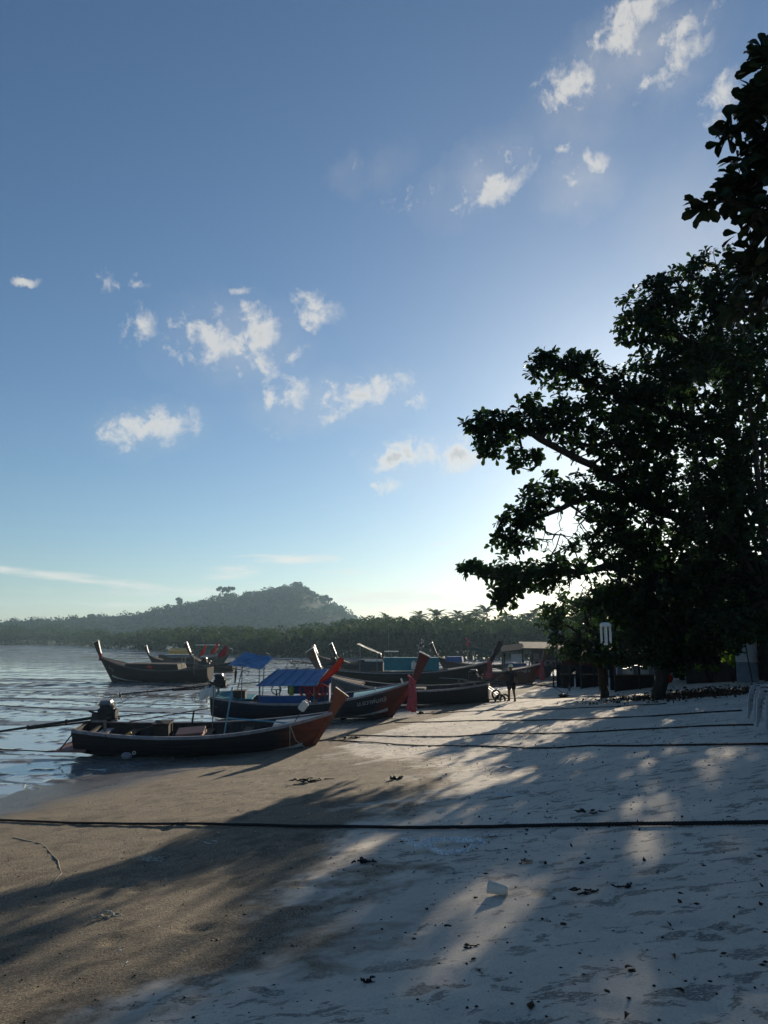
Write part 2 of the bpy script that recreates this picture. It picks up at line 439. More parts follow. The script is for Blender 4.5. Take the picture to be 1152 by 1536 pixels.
M['rope_thin'] = paint('rope_thin', (.035, .03, .027), .9, .4, 20, bump=.2)
M['rope_pale'] = paint('rope_pale', (.50, .46, .38), .9, .3, 30, bump=.3)
M['rope_old'] = paint('rope_old', (.30, .26, .20), .95, .4, 30, bump=.3)
M['sign_white'] = paint('sign_white', (.62, .64, .66), .5, .15, 6, dirt_amt=.2)
M['board_white'] = paint('board_white', (.55, .56, .58), .55, .15, 4, dirt=(.2, .18, .16))
M['board_blue'] = paint('board_blue', (.20, .23, .29), .6, .2, 4)
M['roof_dark'] = paint('roof_dark', (.026, .026, .028), .95, .35, 3, bump=.2)
M['roof_red'] = paint('roof_red', (.10, .028, .02), .95, .35, 3, bump=.2)
M['bark'] = paint('bark', (.045, .037, .03), .9, .45, 9, (1, 1, .3), .8)
M['palm_bark'] = paint('palm_bark', (.22, .19, .16), .9, .35, 6, (1, 1, 3), .5)
M['skin'] = paint('skin', (.09, .048, .032), .55, .15, 20, bump=.05, dirt_amt=0)
M['cloth_dark'] = paint('cloth_dark', (.028, .030, .036), .9, .2, 20, bump=.1, dirt_amt=.1)
M['cloth_short'] = paint('cloth_short', (.02, .02, .024), .9, .2, 20, bump=.1, dirt_amt=.1)
M['cap'] = paint('cap', (.80, .78, .50), .8, .12, 20, dirt_amt=.05)
M['red_net'] = paint('red_net', (.40, .035, .03), .85, .4, 25, bump=.5)  # red of the net bundles themselves
M['lime'] = paint('lime', (.34, .42, .04), .4, .2, 8)
M['litter'] = paint('litter', (.055, .035, .022), .8, .5, 25, bump=.3)
M['seaweed'] = paint('seaweed', (.012, .012, .011), .6, .4, 30, bump=.3)
M['brown_leaf'] = paint('brown_leaf', (.15, .055, .025), .7, .3, 20)
M['pebble'] = paint('pebble', (.10, .095, .09), .8, .5, 20)
M['shell'] = paint('shell', (.62, .60, .56), .6, .3, 20)
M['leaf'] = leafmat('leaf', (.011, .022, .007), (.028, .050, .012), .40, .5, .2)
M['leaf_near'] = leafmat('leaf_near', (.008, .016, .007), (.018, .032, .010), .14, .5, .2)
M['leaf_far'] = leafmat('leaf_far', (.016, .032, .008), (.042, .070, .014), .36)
M['mangrove'] = leafmat('mangrove', (.018, .034, .014), (.046, .070, .028), .25, .85, .08)
M['hill_leaf'] = leafmat('hill_leaf', (.014, .026, .012), (.036, .054, .024), .22, .85, .08)
M['palm_leaf'] = leafmat('palm_leaf', (.025, .042, .014), (.055, .080, .026), .25, .7, .12)
M['shrub'] = leafmat('shrub', (.08, .13, .02), (.22, .28, .04), .45)

def plastic_film():
    m, nt, out = M_new('plastic_film'); N = NT(nt)
    g = N.n('ShaderNodeTexCoord').outputs['Object']
    p = N.n('ShaderNodeBsdfPrincipled'); p.inputs['Base Color'].default_value = (.75, .78, .80, 1)
    p.inputs['Roughness'].default_value = .22; p.inputs['Alpha'].default_value = 1
    N.l(N.bump(N.noise(g, 60, 4), .5, .01), p.inputs['Normal'])
    t = N.n('ShaderNodeBsdfTransparent'); mx = N.n('ShaderNodeMixShader')
    N.l(N.ramp(N.noise(g, 22, 4, .6, 1.0), .40, .62, .16, .95), mx.inputs[0])
    N.l(t.outputs[0], mx.inputs[1]); N.l(p.outputs[0], mx.inputs[2]); N.l(mx.outputs[0], out.inputs['Surface'])
    return m
M['film'] = plastic_film()
def cup_plastic():
    m, nt, out = M_new('cup_plastic'); N = NT(nt)
    g = N.n('ShaderNodeTexCoord').outputs['Object']
    p = N.n('ShaderNodeBsdfPrincipled'); p.inputs['Roughness'].default_value = .3
    N.l(N.mix(N.ramp(N.noise(g, 30, 5), .5, .8, 0, .5), (.74, .75, .74), (.45, .42, .36)), p.inputs['Base Color'])
    t = N.n('ShaderNodeBsdfTranslucent'); t.inputs['Color'].default_value = (.85, .85, .82, 1)
    mx = N.n('ShaderNodeMixShader'); mx.inputs[0].default_value = .55
    N.l(p.outputs[0], mx.inputs[1]); N.l(t.outputs[0], mx.inputs[2]); N.l(mx.outputs[0], out.inputs['Surface'])
    return m
M['cup'] = cup_plastic()

def sand_material():
    m, nt, out = M_new('beach_sand'); N = NT(nt)
    pos = N.n('ShaderNodeNewGeometry').outputs['Position']
    at = N.n('ShaderNodeAttribute'); at.attribute_name = 'shore'
    sh = at.outputs['Fac']
    edge = N.math('ADD', sh, N.math('MULTIPLY', N.math('SUBTRACT', N.noise(pos, .55, 5, .62, .6), .5), 5.5))
    edge2 = N.math('ADD', edge, N.math('MULTIPLY', N.math('SUBTRACT', N.noise(pos, 3.2, 5, .65, .5), .5), 2.2))
    pale = N.ramp(edge2, 9.2, 10.5)
    wet = N.ramp(N.math('ADD', sh, N.math('MULTIPLY', N.math('SUBTRACT', N.noise(pos, .5, 4, .6, .4), .5), 3.4)), 3.4, .5)
    fine = N.noise(pos, 70, 4, .8); mid = N.noise(pos, 11, 5, .65); big = N.noise(pos, .9, 4, .6); spk = N.noise(pos, 130, 2, .6)
    brown = N.mix(N.ramp(fine, .40, .62), (.060, .046, .031), (.33, .265, .18))
    brown = N.mix(N.ramp(mid, .46, .70, 0, .45), brown, (.25, .21, .15))
    brown = N.mix(N.ramp(N.noise(pos, 1.7, 6, .7, .6), .48, .64, 0, .65), brown, (.065, .052, .038))
    brown = N.mix(N.ramp(spk, .66, .70), brown, (.52, .48, .42))
    palec = N.mix(N.ramp(big, .3, .7), (.57, .50, .42), (.67, .595, .495))
    palec = N.mix(N.ramp(fine, .40, .66, 0, .42), palec, (.31, .29, .26))
    palec = N.mix(N.ramp(mid, .50, .72, 0, .35), palec, (.34, .32, .285))
    # damp smudges on the pale sand
    d1 = N.noise(N.stretch(pos, (1.0, 1.7, 1)), 3.1, 6, .66, .35)
    d2 = N.noise(pos, .42, 3, .5)
    dm = N.math('MULTIPLY', N.ramp(d1, .555, .585), N.ramp(d2, .32, .52))
    hat = N.ramp(N.noise(N.stretch(pos, (1, 2.6, 1)), 34, 3, .7), .36, .52)
    d3 = N.ramp(N.noise(N.stretch(pos, (1, 1.35, 1)), 4.6, 5, .6, .3), .635, .665)
    damp = N.math('MULTIPLY', N.math('MAXIMUM', dm, d3), hat)
    palec = N.mix(N.math('MULTIPLY', damp, .85), palec, (.16, .15, .13))
    cc = N.mix(pale, brown, palec)
    cc = N.mix(N.math('MULTIPLY', wet, .8), cc, (.085, .078, .070))
    p = N.n('ShaderNodeBsdfPrincipled'); N.l(cc, p.inputs['Base Color'])
    rgh = N.math('SUBTRACT', .92, N.math('MULTIPLY', wet, .66))
    N.l(rgh, p.inputs['Roughness']); p.inputs['Specular IOR Level'].default_value = .3
    coarse = N.noise(pos, 28, 5, .75)
    hgt = N.math('ADD', N.math('MULTIPLY', coarse, N.math('SUBTRACT', 1.35, N.math('MULTIPLY', pale, 1.05))), N.math('MULTIPLY', fine, .25))
    b1 = N.bump(hgt, .9, .018)
    b2 = N.bump(N.math('MULTIPLY', damp, -1.0), .35, .008, b1)
    N.l(b2, p.inputs['Normal'])
    N.l(p.outputs[0], out.inputs['Surface'])
    return m
def mud_material():
    m, nt, out = M_new('wet_mud'); N = NT(nt)
    pos = N.n('ShaderNodeNewGeometry').outputs['Position']
    st = N.stretch(pos, (.55, 1.0, 1))
    a = N.noise(st, .16, 6, .62, .5); b = N.noise(st, .95, 6, .66, .6); f = N.noise(pos, 9, 5, .72)
    big = N.noise(N.stretch(pos, (.5, 1, 1)), .03, 4, .6)
    pool = N.ramp(N.math('ADD', N.math('MULTIPLY', a, .9), N.math('ADD', N.math('MULTIPLY', b, .55), N.math('MULTIPLY', big, .35))), .62, .80)
    bar = N.ramp(N.math('ADD', N.noise(N.stretch(pos, (.10, 1, 1)), .42, 6, .62, .4), N.math('MULTIPLY', N.math('SUBTRACT', b, .5), .35)), .515, .575)
    lump = N.noise(N.stretch(pos, (.55, 1, 1)), 3.4, 8, .80, .3)
    speck = N.ramp(N.math('ADD', N.math('SUBTRACT', lump, N.math('MULTIPLY', pool, .05)), N.math('MULTIPLY', bar, .07)), .49, .55)
    ca = N.n('ShaderNodeAttribute'); ca.attribute_name = 'clod'
    matte = N.math('MAXIMUM', N.ramp(ca.outputs['Fac'], .18, .65), N.math('MAXIMUM', N.math('MULTIPLY', speck, .14), N.math('MULTIPLY', bar, .72)))
    col = N.mix(N.ramp(b, .35, .65), (.050, .046, .042), (.115, .105, .095))
    col = N.mix(pool, col, (.25, .25, .24)); col = N.mix(N.math('MULTIPLY', matte, .8), col, (.024, .021, .018))
    p = N.n('ShaderNodeBsdfPrincipled'); N.l(col, p.inputs['Base Color'])
    r0 = N.math('SUBTRACT', .20, N.math('MULTIPLY', pool, .15)); r1 = N.math('ADD', r0, N.math('MULTIPLY', matte, .5))
    N.l(r1, p.inputs['Roughness']); p.inputs['IOR'].default_value = 2.0
    N.l(N.math('SUBTRACT', .85, N.math('MULTIPLY', matte, .75)), p.inputs['Specular IOR Level'])
    inv = N.math('SUBTRACT', 1.0, pool)
    h = N.math('ADD', N.math('MULTIPLY', N.math('ADD', N.math('MULTIPLY', f, .35), N.math('MULTIPLY', b, .6)), N.math('MULTIPLY', inv, .6)), N.math('MULTIPLY', N.math('MULTIPLY', speck, matte), .4))
    N.l(N.bump(h, .16, .06), p.inputs['Normal'])
    N.l(p.outputs[0], out.inputs['Surface'])
    return m
M['sand'] = sand_material(); M['mud'] = mud_material()
M['soil'] = paint('soil', (.018, .026, .013), .95, .4, 1.2)

# ------------------------------------------------------------------ ground
def graded(a, b, c, s0, k):
    r = [c]; x = c
    while x < b: x += max(s0, k * (x - c)); r.append(x)
    x = c; l = []
    while x > a: x -= max(s0, k * (c - x)); l.append(x)
    return np.array(l[::-1] + r)
def sheet(name, xs, ys, hf, mat, attr=None):
    X, Y = np.meshgrid(xs, ys); Z = hf(X, Y)
    V = np.stack([X, Y, Z], -1).reshape(-1, 3); nx, ny = len(xs), len(ys)
    i = (np.arange(ny - 1)[:, None] * nx + np.arange(nx - 1)[None, :]).ravel()
    F = np.stack([i, i + 1, i + nx + 1, i + nx], -1)
    o = np_mesh(name, V, F, mat, None, True)
    if attr:
        a = o.data.attributes.new(attr[0], 'FLOAT', 'POINT'); a.data.foreach_set('value', attr[1](X, Y).ravel().astype(np.float32))
    return o
def beach_h(X, Y):
    z = base_h(X, Y)
    d = np.hypot(X, Y); near = 1 - sm(18, 45, d); s = shore(X, Y)
    rough = 1 - sm(8, 11, s)
    z = z + .030 * fbm(X * .55, Y * .55, 31, 3)
    z = z + near * (.010 * fbm(X * 3.1, Y * 3.1, 41, 3) + .010 * (.35 + rough) * fbm(X * 8.5, Y * 8.5, 51, 2))
    # shallow footprints
    st = np.random.default_rng(5)
    for k in range(420):
        fx, fy = st.uniform(-3.5, 8), 3 + 22 * st.uniform() ** 1.4; a = st.uniform(-1, 1) + 0.4
        dx, dy = X - fx, Y - fy; u = dx * math.cos(a) + dy * math.sin(a); v = -dx * math.sin(a) + dy * math.cos(a)
        q = (u / .075) ** 2 + (v / .15) ** 2
        z = z - .022 * np.exp(-q) + .008 * np.exp(-(np.sqrt(q) - 1.7) ** 2 * 4)
    return z
def bh(x, y): return float(beach_h(np.array([[x]]), np.array([[y]]))[0, 0])
xs = graded(-26, 95, 1.0, .055, .017); ys = graded(-16, 150, 5.0, .055, .017)
beach = tag(sheet('beach_sand', xs, ys, beach_h, M['sand'], ('shore', lambda X, Y: shore(X, Y) - 1.3 * (1 - sm(5, 12, Y)) + 7.0 * sm(12, 26, Y) * sm(1.5, 4.5, shore(X, Y)))), 'pale sandy beach sloping down to the mudflat', kind='structure')
def mud_parts(X, Y):
    patch = sm(.0, .42, fbm(X * .05, Y * .20, 71, 4) + .25 * fbm(X * .5, Y * .9, 74, 3))
    clod = np.maximum(0, fbm(X * 2.4, Y * 2.4, 72, 5) - .20)
    return patch, clod
def mud_h(X, Y):
    d = np.hypot(X, Y); n = 1 - sm(70, 150, d); patch, clod = mud_parts(X, Y)
    return .012 + n * (.24 * clod * (.40 + .60 * patch) + .012 * patch)
def mud_clod(X, Y):
    patch, clod = mud_parts(X, Y); return np.clip(clod * 9, 0, 1) * (.6 + .4 * patch) + .26 * patch
mx_ = graded(-1400, 1400, -8.0, .12, .019); my_ = graded(-40, 1400, 24.0, .12, .019)
mud = tag(sheet('mudflat', mx_, my_, mud_h, M['mud'], ('clod', mud_clod)), 'glistening wet mudflat at low tide', kind='structure')

# ------------------------------------------------------------------ far hill and woods
RIDGE = [(-200, 936), (0, 933), (110, 929), (200, 924), (240, 914), (300, 903), (340, 893), (380, 890), (405, 884), (432, 879), (455, 880), (480, 894), (510, 914), (530, 925), (570, 940), (640, 952), (1300, 953)]
HD = 640.0
rx = np.array([P(a, b, HD).x for a, b in RIDGE]); rz = np.array([P(a, b, HD).z for a, b in RIDGE]) - 3.0
def hill_h(X, Y):
    r = np.interp(X * HD / np.maximum(Y, 300), rx, rz)
    return np.maximum(r, 0) * np.exp(-((Y - HD) / 130.0) ** 2) * (1 + .10 * fbm(X * .03, Y * .03, 5, 3)) - .4
hill = tag(sheet('hill', np.arange(-560, 300, 9.0), np.arange(380, 960, 9.0), hill_h, M['soil']), 'wooded hill rising behind the mangroves', kind='structure')

def leaf_cloud(centers, radii, n_each, size, flat=.8, seed=1, shellness=.55):
    """leaf-clump faces spread through ellipsoid crowns: two crossed, folded faces per clump"""
    g = np.random.default_rng(seed)
    N_ = int(np.sum(n_each)); idx = np.repeat(np.arange(len(centers)), n_each)
    d = g.normal(size=(N_, 3)); d /= np.linalg.norm(d, axis=1)[:, None]
    rad = g.uniform(0, 1, N_) ** (1 / 3.0); rad = rad * (1 - shellness) + shellness * (0.75 + .3 * g.uniform(0, 1, N_))
    p = centers[idx] + d * rad[:, None] * radii[idx]
    return tri_leaves(p, d, size, g)
def tri_leaves(p, d, size, g):
    N_ = len(p)
    nrm = d + g.normal(size=(N_, 3)) * .75; nrm /= np.linalg.norm(nrm, axis=1)[:, None]
    t = np.cross(nrm, g.normal(size=(N_, 3))); t /= np.linalg.norm(t, axis=1)[:, None]; b = np.cross(nrm, t)
    s = size * g.uniform(.55, 1.35, N_)[:, None]
    c = nrm * s * .25
    V = np.stack([p - t * s, p + b * s * .55 + c, p + t * s, p - b * s * .55 - c * .4], 1).reshape(-1, 3)
    i = np.arange(N_)[:, None] * 4
    F = np.concatenate([i + np.array([0, 1, 2]), i + np.array([0, 2, 3])])
    return V, F

# forest on the hill
g = np.random.default_rng(21); C_ = []; R_ = []
for k in range(1900):
    x = g.uniform(-420, 130); y = g.uniform(470, 680)
    z = float(hill_h(np.array([x]), np.array([y]))[0])
    if z < 1: continue
    r = g.uniform(2.4, 4.2) * (1.6 if g.uniform() < .18 else 1); C_.append((x, y, z + r * .35)); R_.append((r, r, r * g.uniform(.7, 1.05)))
C_ = np.array(C_); R_ = np.array(R_)
V, F = leaf_cloud(C_, R_, np.full(len(C_), 52), 1.0, seed=3)
tag(np_mesh('hill_forest', V, F, M['hill_leaf']), 'hazy green forest covering the far hill', kind='stuff')

# mangrove wood: low rounded crowns along the far shore
EDGE = [(-60, 968.0), (60, 967.0), (120, 968.5), (160, 972), (240, 976), (330, 981), (420, 984), (560, 986), (800, 987), (1000, 987)]
ex = np.array([e[0] for e in EDGE], float); ey = np.array([e[1] for e in EDGE], float)
TOPS = [(-60, 933), (60, 934), (130, 936), (160, 944), (230, 940), (300, 936), (380, 939), (440, 937), (500, 929), (560, 923), (620, 924), (800, 920), (1000, 920)]
tx = np.array([e[0] for e in TOPS], float); ty = np.array([e[1] for e in TOPS], float)
C_ = []; R_ = []
for k in range(1350):
    px = g.uniform(-60, 960); back = g.uniform(0, 1) ** 1.4
    d0 = EYE * FPX / (np.interp(px, ex, ey) - 957)
    depth = d0 + back * 55
    top = P(px, np.interp(px, tx, ty), d0 + 25).z * (0.72 + .34 * back) * g.uniform(.82, 1.10)
    r = g.uniform(1.3, 2.6) * (d0 / 170) ** .6
    lo = .6 if back < .15 else max(.8, top * .35)
    for zc in np.arange(lo + r * .4, max(lo + r * .5, top - r * .5), r * 1.25):
        C_.append((P(px, 960, depth).x + g.normal() * .8, depth + g.normal() * .8, zc)); R_.append((r, r, r * .8))
C_ = np.array(C_); R_ = np.array(R_)
V, F = leaf_cloud(C_, R_, np.full(len(C_), 44), .42, seed=5)
tag(np_mesh('mangrove_wood', V, F, M['mangrove']), 'dense hazy mangrove wood lining the far shore', kind='stuff')
# land under the wood
def wood_land(X, Y): return .02 + .06 * fbm(X * .1, Y * .1, 9, 2)
tag(sheet('wooded_shore', np.arange(-60, 160, 10.0), np.arange(196, 420, 12.0), wood_land, M['soil']), 'low muddy land under the far trees', kind='structure')

# emergent trees on the ridge
def small_tree(name, base, h, spread, label, mat, seed, flat=.45, n=520, size=.8, group=None, cat='tree', lean=0.0):
    g2 = np.random.default_rng(seed); flat = .75
    root = empty(name, base, (0, 0, 0), label, cat, group)
    mb = MB()
    mb.tube([(0, 0, -1), (lean * .4 * h, 0, h * .45), (lean * h * .8, 0, h * .8)], [h * .025, h * .018, h * .008], 6)
    cs = []; rs = []
    for k in range(7):
        a = g2.uniform(0, 6.28); rr = spread * g2.uniform(.25, .8)
        c = Vector((lean * h + rr * math.cos(a), rr * math.sin(a), h * g2.uniform(.5, .95)))
        mb.tube([(lean * .5 * h, 0, h * .5), c * .6 + Vector((0, 0, h * .25)), c], [h * .012, h * .008, h * .004], 5)
        q = spread * g2.uniform(.22, .42); cs.append(c); rs.append((q, q, q * flat))
    mb.build('trunk', M['bark'], root, True)
    V, F = leaf_cloud(np.array(cs), np.array(rs), np.full(len(cs), n // 7), size, seed=seed)
    tag(np_mesh('crown', V, F, mat, root), kind='stuff')
    return root
for i, (px, py, hpx, spx, lab) in enumerate([
        (330, 893, 15, 11, 'leaning flat crowned tree beside a second one on the hill ridge'),
        (346, 891, 13, 9, 'smaller twin of the flat crowned trees on the hill ridge'),
        (268, 909, 14, 8, 'lone bushy tree on the lower left slope of the hill'),
        (251, 914, 9, 6, 'tiny round tree left of the lone bushy tree on the slope'),
        (492, 905, 16, 9, 'bushy tree on the steep right shoulder of the hill'),
        (513, 921, 15, 10, 'lowest tree standing out on the right foot of the hill'),
        (136, 929, 10, 9, 'single spreading tree above the low treeline at far left'),
        (446, 880, 7, 12, 'broad tree on the very top of the hill')]):
    b = P(px, py + 3, HD - 8); k = (HD - 8) / FPX
    small_tree('ridge_tree', b, (hpx * .78 + 3) * k, spx * k, lab, M['hill_leaf'], 100 + i, size=.75, group='trees standing out on the hill ridge', lean=(.15 if i == 0 else 0))

# coconut palms
def palm_proto(h, frond_len, nf, mat, nleaf, seed, name, droop=.8):
    rd = random.Random(seed)
    root = empty(name)
    mb = MB(); pts = []; rr = []
    lean = rd.uniform(-.06, .06)
    for k in range(9):
        t = k / 8; pts.append((lean * h * t * t, .3 * math.sin(t * 2), h * t - .3 * (k == 0))); rr.append(.20 - .07 * t + (.12 if k == 0 else 0))
    mb.tube(pts, rr, 8); mb.build('trunk', M['palm_bark'], root, True)
    top = Vector(pts[-1])
    fr = MB(); n = nleaf
    spine = []
    for k in range(n + 1):
        t = k / n
        spine.append(Vector((frond_len * (t - .10 * t * t), 0, frond_len * (.42 * t - droop * t * t))))
    fr.tube(spine, [.035 * (1 - .85 * k / n) for k in range(n + 1)], 4)
    for k in range(2, n):
        t = k / n; L_ = frond_len * .26 * math.sin(math.pi * (0.12 + .84 * t)) ** .7
        for s_ in (-1, 1):
            a = spine[k]; w = frond_len / n * .40
            tip = a + Vector((L_ * .45, s_ * L_ * .75, -L_ * (.35 + .25 * rd.random())))
            mid = a + Vector((L_ * .25, s_ * L_ * .45, -L_ * .08))
            fr.add([a - Vector((w, 0, 0)), a + Vector((w, 0, 0)), mid + Vector((w, 0, 0)), tip, mid - Vector((w, 0, 0))], [(0, 1, 2, 4), (4, 2, 3)])
    me = None
    for k in range(nf):
        if me is None: o = fr.build('frond', mat, root); me = o.data
        else:
            o = bpy.data.objects.new('frond', me); COL.objects.link(o); o.parent = root
        o.location = top
        o.rotation_euler = (rd.uniform(-.15, .15), rd.uniform(-1.15, .45), k * 2.399 + rd.uniform(-.2, .2))
        s_ = rd.uniform(.8, 1.08); o.scale = (s_, s_, s_)
    nuts = MB()
    for k in range(5): nuts.lump(top + Vector((.22 * math.cos(k * 1.3), .22 * math.sin(k * 1.3), -.28)), (.13, .13, .16), k, 5, .1)
    nuts.build('coconut_cluster', M['lime'], root, True)
    return root
palmA = palm_proto(9.6, 3.3, 22, M['palm_leaf'], 18, 1, 'coconut_palm')
palmB = palm_proto(9.0, 3.0, 20, M['palm_leaf'], 18, 5, 'coconut_palm')
PALMS = [(628, 926, 178, 'leftmost coconut palm of the row beyond the boats'), (655, 924, 186, 'second coconut palm from the left end of the far row'),
         (682, 925, 182, 'third coconut palm from the left end of the far row'), (704, 929, 172, 'shorter coconut palm in front of the far row'),
         (720, 922, 192, 'pale fronded coconut palm left of the tallest far palm'), (735, 919, 186, 'tallest coconut palm in the middle of the far row'),
         (762, 927, 184, 'coconut palm just right of the tallest far palm'), (785, 930, 194, 'broad low coconut palm near the leafy branch tip'),
         (805, 922, 176, 'rightmost coconut palm of the far row, beside the dark trees'), (668, 934, 170, 'low coconut palm half sunk in the mangroves'),
         (575, 927, 205, 'lone coconut palm among the mangrove tops left of the row')]
for i, (px, py, d, lab) in enumerate(PALMS):
    src = palmA if i % 2 == 0 else palmB
    o = src if i < 2 else copy_tree(src)
    hp = 9.6 if i % 2 == 0 else 9.0
    p = P(px, py, d); o.location = (p.x, d, .4); s_ = (p.z - .4) / hp; o.scale = (1, 1, s_) if s_ < 1.25 else (1.1, 1.1, s_)
    o.rotation_euler = (.07 * math.sin(i * 2.3), .09 * math.sin(i * 1.1 + 1), i * 1.7); kx = .85 + .3 * ((i * 37) % 10) / 10; o.scale = (kx, kx, o.scale.z)
    tag(o, lab, 'palm tree', 'coconut palms on the far shore')

# ------------------------------------------------------------------ broadleaf trees
def leaf_shape(L_=1.0, W=.52):
    """a sea-almond leaf: narrow at the stalk, widest past the middle, folded along the midrib"""
    pr = [(0, .03), (.30, .46), (.62, .96), (.86, .80)]
    V = []; 
    for (t, w) in pr:
        z = .10 * math.sin(t * 2.6) - .06 * t
        V += [(-W * w * .5, L_ * t, z + .07 * w), (0, L_ * t, z), (W * w * .5, L_ * t, z + .07 * w)]
    V.append((0, L_, .0))
    F = []
    for i in range(3):
        a = i * 3; F += [(a, a + 1, a + 4, a + 3), (a + 1, a + 2, a + 5, a + 4)]
    T = []
    for q in F: T += [(q[0], q[1], q[2]), (q[0], q[2], q[3])]
    T += [(9, 10, 12), (10, 11, 12)]
    return np.array(V), np.array(T)
LV, LF = leaf_shape()

GAPS = [(20, 1490, .6), (70, 1470, .6), (25, 1430, .55), (90, 1425, .5), (150, 1400, .45), (40, 1385, .45), (-40, 1440, .6), (-40, 1380, .5), (130, 1460, .4), (210, 1395, .35), (-30, 1520, .6), (40, 1530, .6), (765, 1346, .42), (735, 1375, .22), (905, 1400, .30), (925, 1425, .26), (975, 1272, .24), (1000, 1262, .14), (648, 1183, .55), (690, 1180, .4), (715, 1152, .55), (770, 1165, .4), (872, 1143, .34),
        (545, 1275, .3), (740, 1120, .6), (805, 1108, .6), (840, 1088, .9), (780, 1096, .6), (900, 1075, .7), (940, 1062, .6), (1040, 1066, .3), (1000, 1082, .4), (1100, 1078, .3), (1085, 1128, .3), (960, 1120, .3), (1063, 1012, .8), (1098, 1010, .8), (1040, 1008, .5), (1115, 1034, .4), (1080, 1036, .3)]
_gp = [(ground(a, b), r_ * .78 + .06) for a, b, r_ in GAPS]
_gp += [(ground(1065, 1024) + Vector((0, 0, .6)), .8), (ground(1100, 1024) + Vector((0, 0, .7)), .7), (ground(1040, 1024) + Vector((0, 0, .5)), .5)]
_sd = np.array(list(SUN_DIR))
def in_sun_gap(org, g2):
    m_ = np.zeros(len(org), bool)
    for (q, r_) in _gp:
        rel = org - np.array(list(q)); t = rel @ _sd; d = np.linalg.norm(rel - t[:, None] * _sd, axis=1)
        m_ |= d < r_ * (1.05 + .5 * g2.uniform(-1, 1, len(org)))
    return m_
def broad_tree(name, label, base, limbs, blobs, leaf_len, leaves_per, mat, trunk_r, seed, n_parts=0, twig=.006, cat='tree', step=.32, keep=None, droop=.0, dense=1.0, spare=None):
    """limbs: list of polylines of world points (first starts at the trunk base).
       blobs: (centre Vector, radii Vector, number of leafy twig ends)."""
    g2 = np.random.default_rng(seed)
    root = empty(name, base, (0, 0, 0), label, cat)
    base = Vector(base)
    nodes = []; par = []
    def addpoly(pl, parent):
        prev = parent
        for j in range(len(pl) - 1):
            a, b = Vector(pl[j]), Vector(pl[j + 1]); n = max(1, int((b - a).length / step))
            for k in range(0 if (prev is None) else 1, n + 1):
                t = k / n
                q = a.lerp(b, t) + Vector(g2.normal(size=3)) * step * .10
                nodes.append(q); par.append(-1 if prev is None else prev); prev = len(nodes) - 1
        return prev
    addpoly(limbs[0], None)
    for pl in limbs[1:]:
        A = np.array([list(q) for q in nodes]); s_ = np.array(list(pl[0]))
        j = int(np.argmin(((A - s_) ** 2).sum(1))); addpoly([nodes[j]] + list(pl[1:]), j)
    tips = []
    for (c, r, n) in blobs:
        d = g2.normal(size=(n, 3)); d /= np.linalg.norm(d, axis=1)[:, None]
        n2 = int(n * dense); d = g2.normal(size=(n2, 3)); d /= np.linalg.norm(d, axis=1)[:, None]; rad = g2.uniform(0, 1, n2) ** (1 / 2.7) * 1.1
        tips.append(np.array(list(c)) + d * rad[:, None] * np.array(list(r)))
    tips = np.concatenate(tips)
    A = np.zeros((len(nodes) + len(tips) * 14, 3)); A[:len(nodes)] = np.array([list(q) for q in nodes]); cnt = len(nodes)
    lim = A[:cnt].copy()
    dd = np.array([((lim - t) ** 2).sum(1).min() for t in tips]); order = np.argsort(dd)
    tipn = []; tipdir = []
    for ti in order:
        t = tips[ti]; dist2 = ((A[:cnt] - t) ** 2).sum(1); j = int(np.argmin(dist2)); dist = math.sqrt(dist2[j])
        n = min(12, max(1, int(dist / step))); a = A[j].copy(); prev = j
        for k in range(1, n + 1):
            f = k / n; q = a + (t - a) * f
            if k < n: q = q + g2.normal(size=3) * step * .13 + np.array([0, 0, -.10 * dist * math.sin(math.pi * f) * (1 - f)])
            A[cnt] = q; par.append(prev); prev = cnt; cnt += 1
        tipn.append(prev); v = t - (A[par[prev]] if par[prev] >= 0 else t); nv = np.linalg.norm(v)
        tipdir.append(v / nv if nv > 1e-6 else np.array([0, 0, 1.0]))
    A = A[:cnt]; par = np.array(par)
    rad = np.zeros(cnt); acc = np.zeros(cnt); acc[tipn] = 1
    for i in range(cnt - 1, 0, -1):
        if acc[i] == 0: acc[i] = 1
        acc[par[i]] += acc[i]
    rad = twig * acc ** .46
    k = trunk_r / rad[0]
    big = np.clip((acc / acc[0]), 0, 1) ** .5
    rad = rad * (1 + (k - 1) * big)
    # branches as 5-sided prisms
    e = np.where(par >= 0)[0]; a = A[par[e]]; b = A[e]; d = b - a; ln = np.linalg.norm(d, axis=1); ok = ln > 1e-5
    e = e[ok]; a = a[ok]; b = b[ok]; d = d[ok] / ln[ok][:, None]
    ref = np.where(np.abs(d[:, 2:3]) > .9, np.array([[1.0, 0, 0]]), np.array([[0, 0, 1.0]]))
    u = np.cross(d, ref); u /= np.linalg.norm(u, axis=1)[:, None]; w = np.cross(d, u)
    ns = 6; Vb = []
    ra = np.minimum(rad[par[e]], rad[e] * 1.6)
    for (pt, rr) in ((a - d * ra[:, None] * .3, ra), (b, rad[e])):
        for s_ in range(ns):
            an = 2 * math.pi * s_ / ns
            Vb.append(pt + (u * math.cos(an) + w * math.sin(an)) * rr[:, None])
    Vb = np.stack(Vb, 1).reshape(-1, 3) - np.array(list(base)); o_ = np.arange(len(e))[:, None] * (2 * ns)
    Fb = np.concatenate([o_ + np.array([s_, (s_ + 1) % ns, ns + (s_ + 1) % ns, ns + s_]) for s_ in range(ns)])
    np_mesh('trunk', Vb, Fb, M['bark'], root, True)
    # leaf rosettes at the twig ends
    T = A[np.array(tipn)]; D = np.array(tipdir); n = len(T) * leaves_per
    ti = np.repeat(np.arange(len(T)), leaves_per)
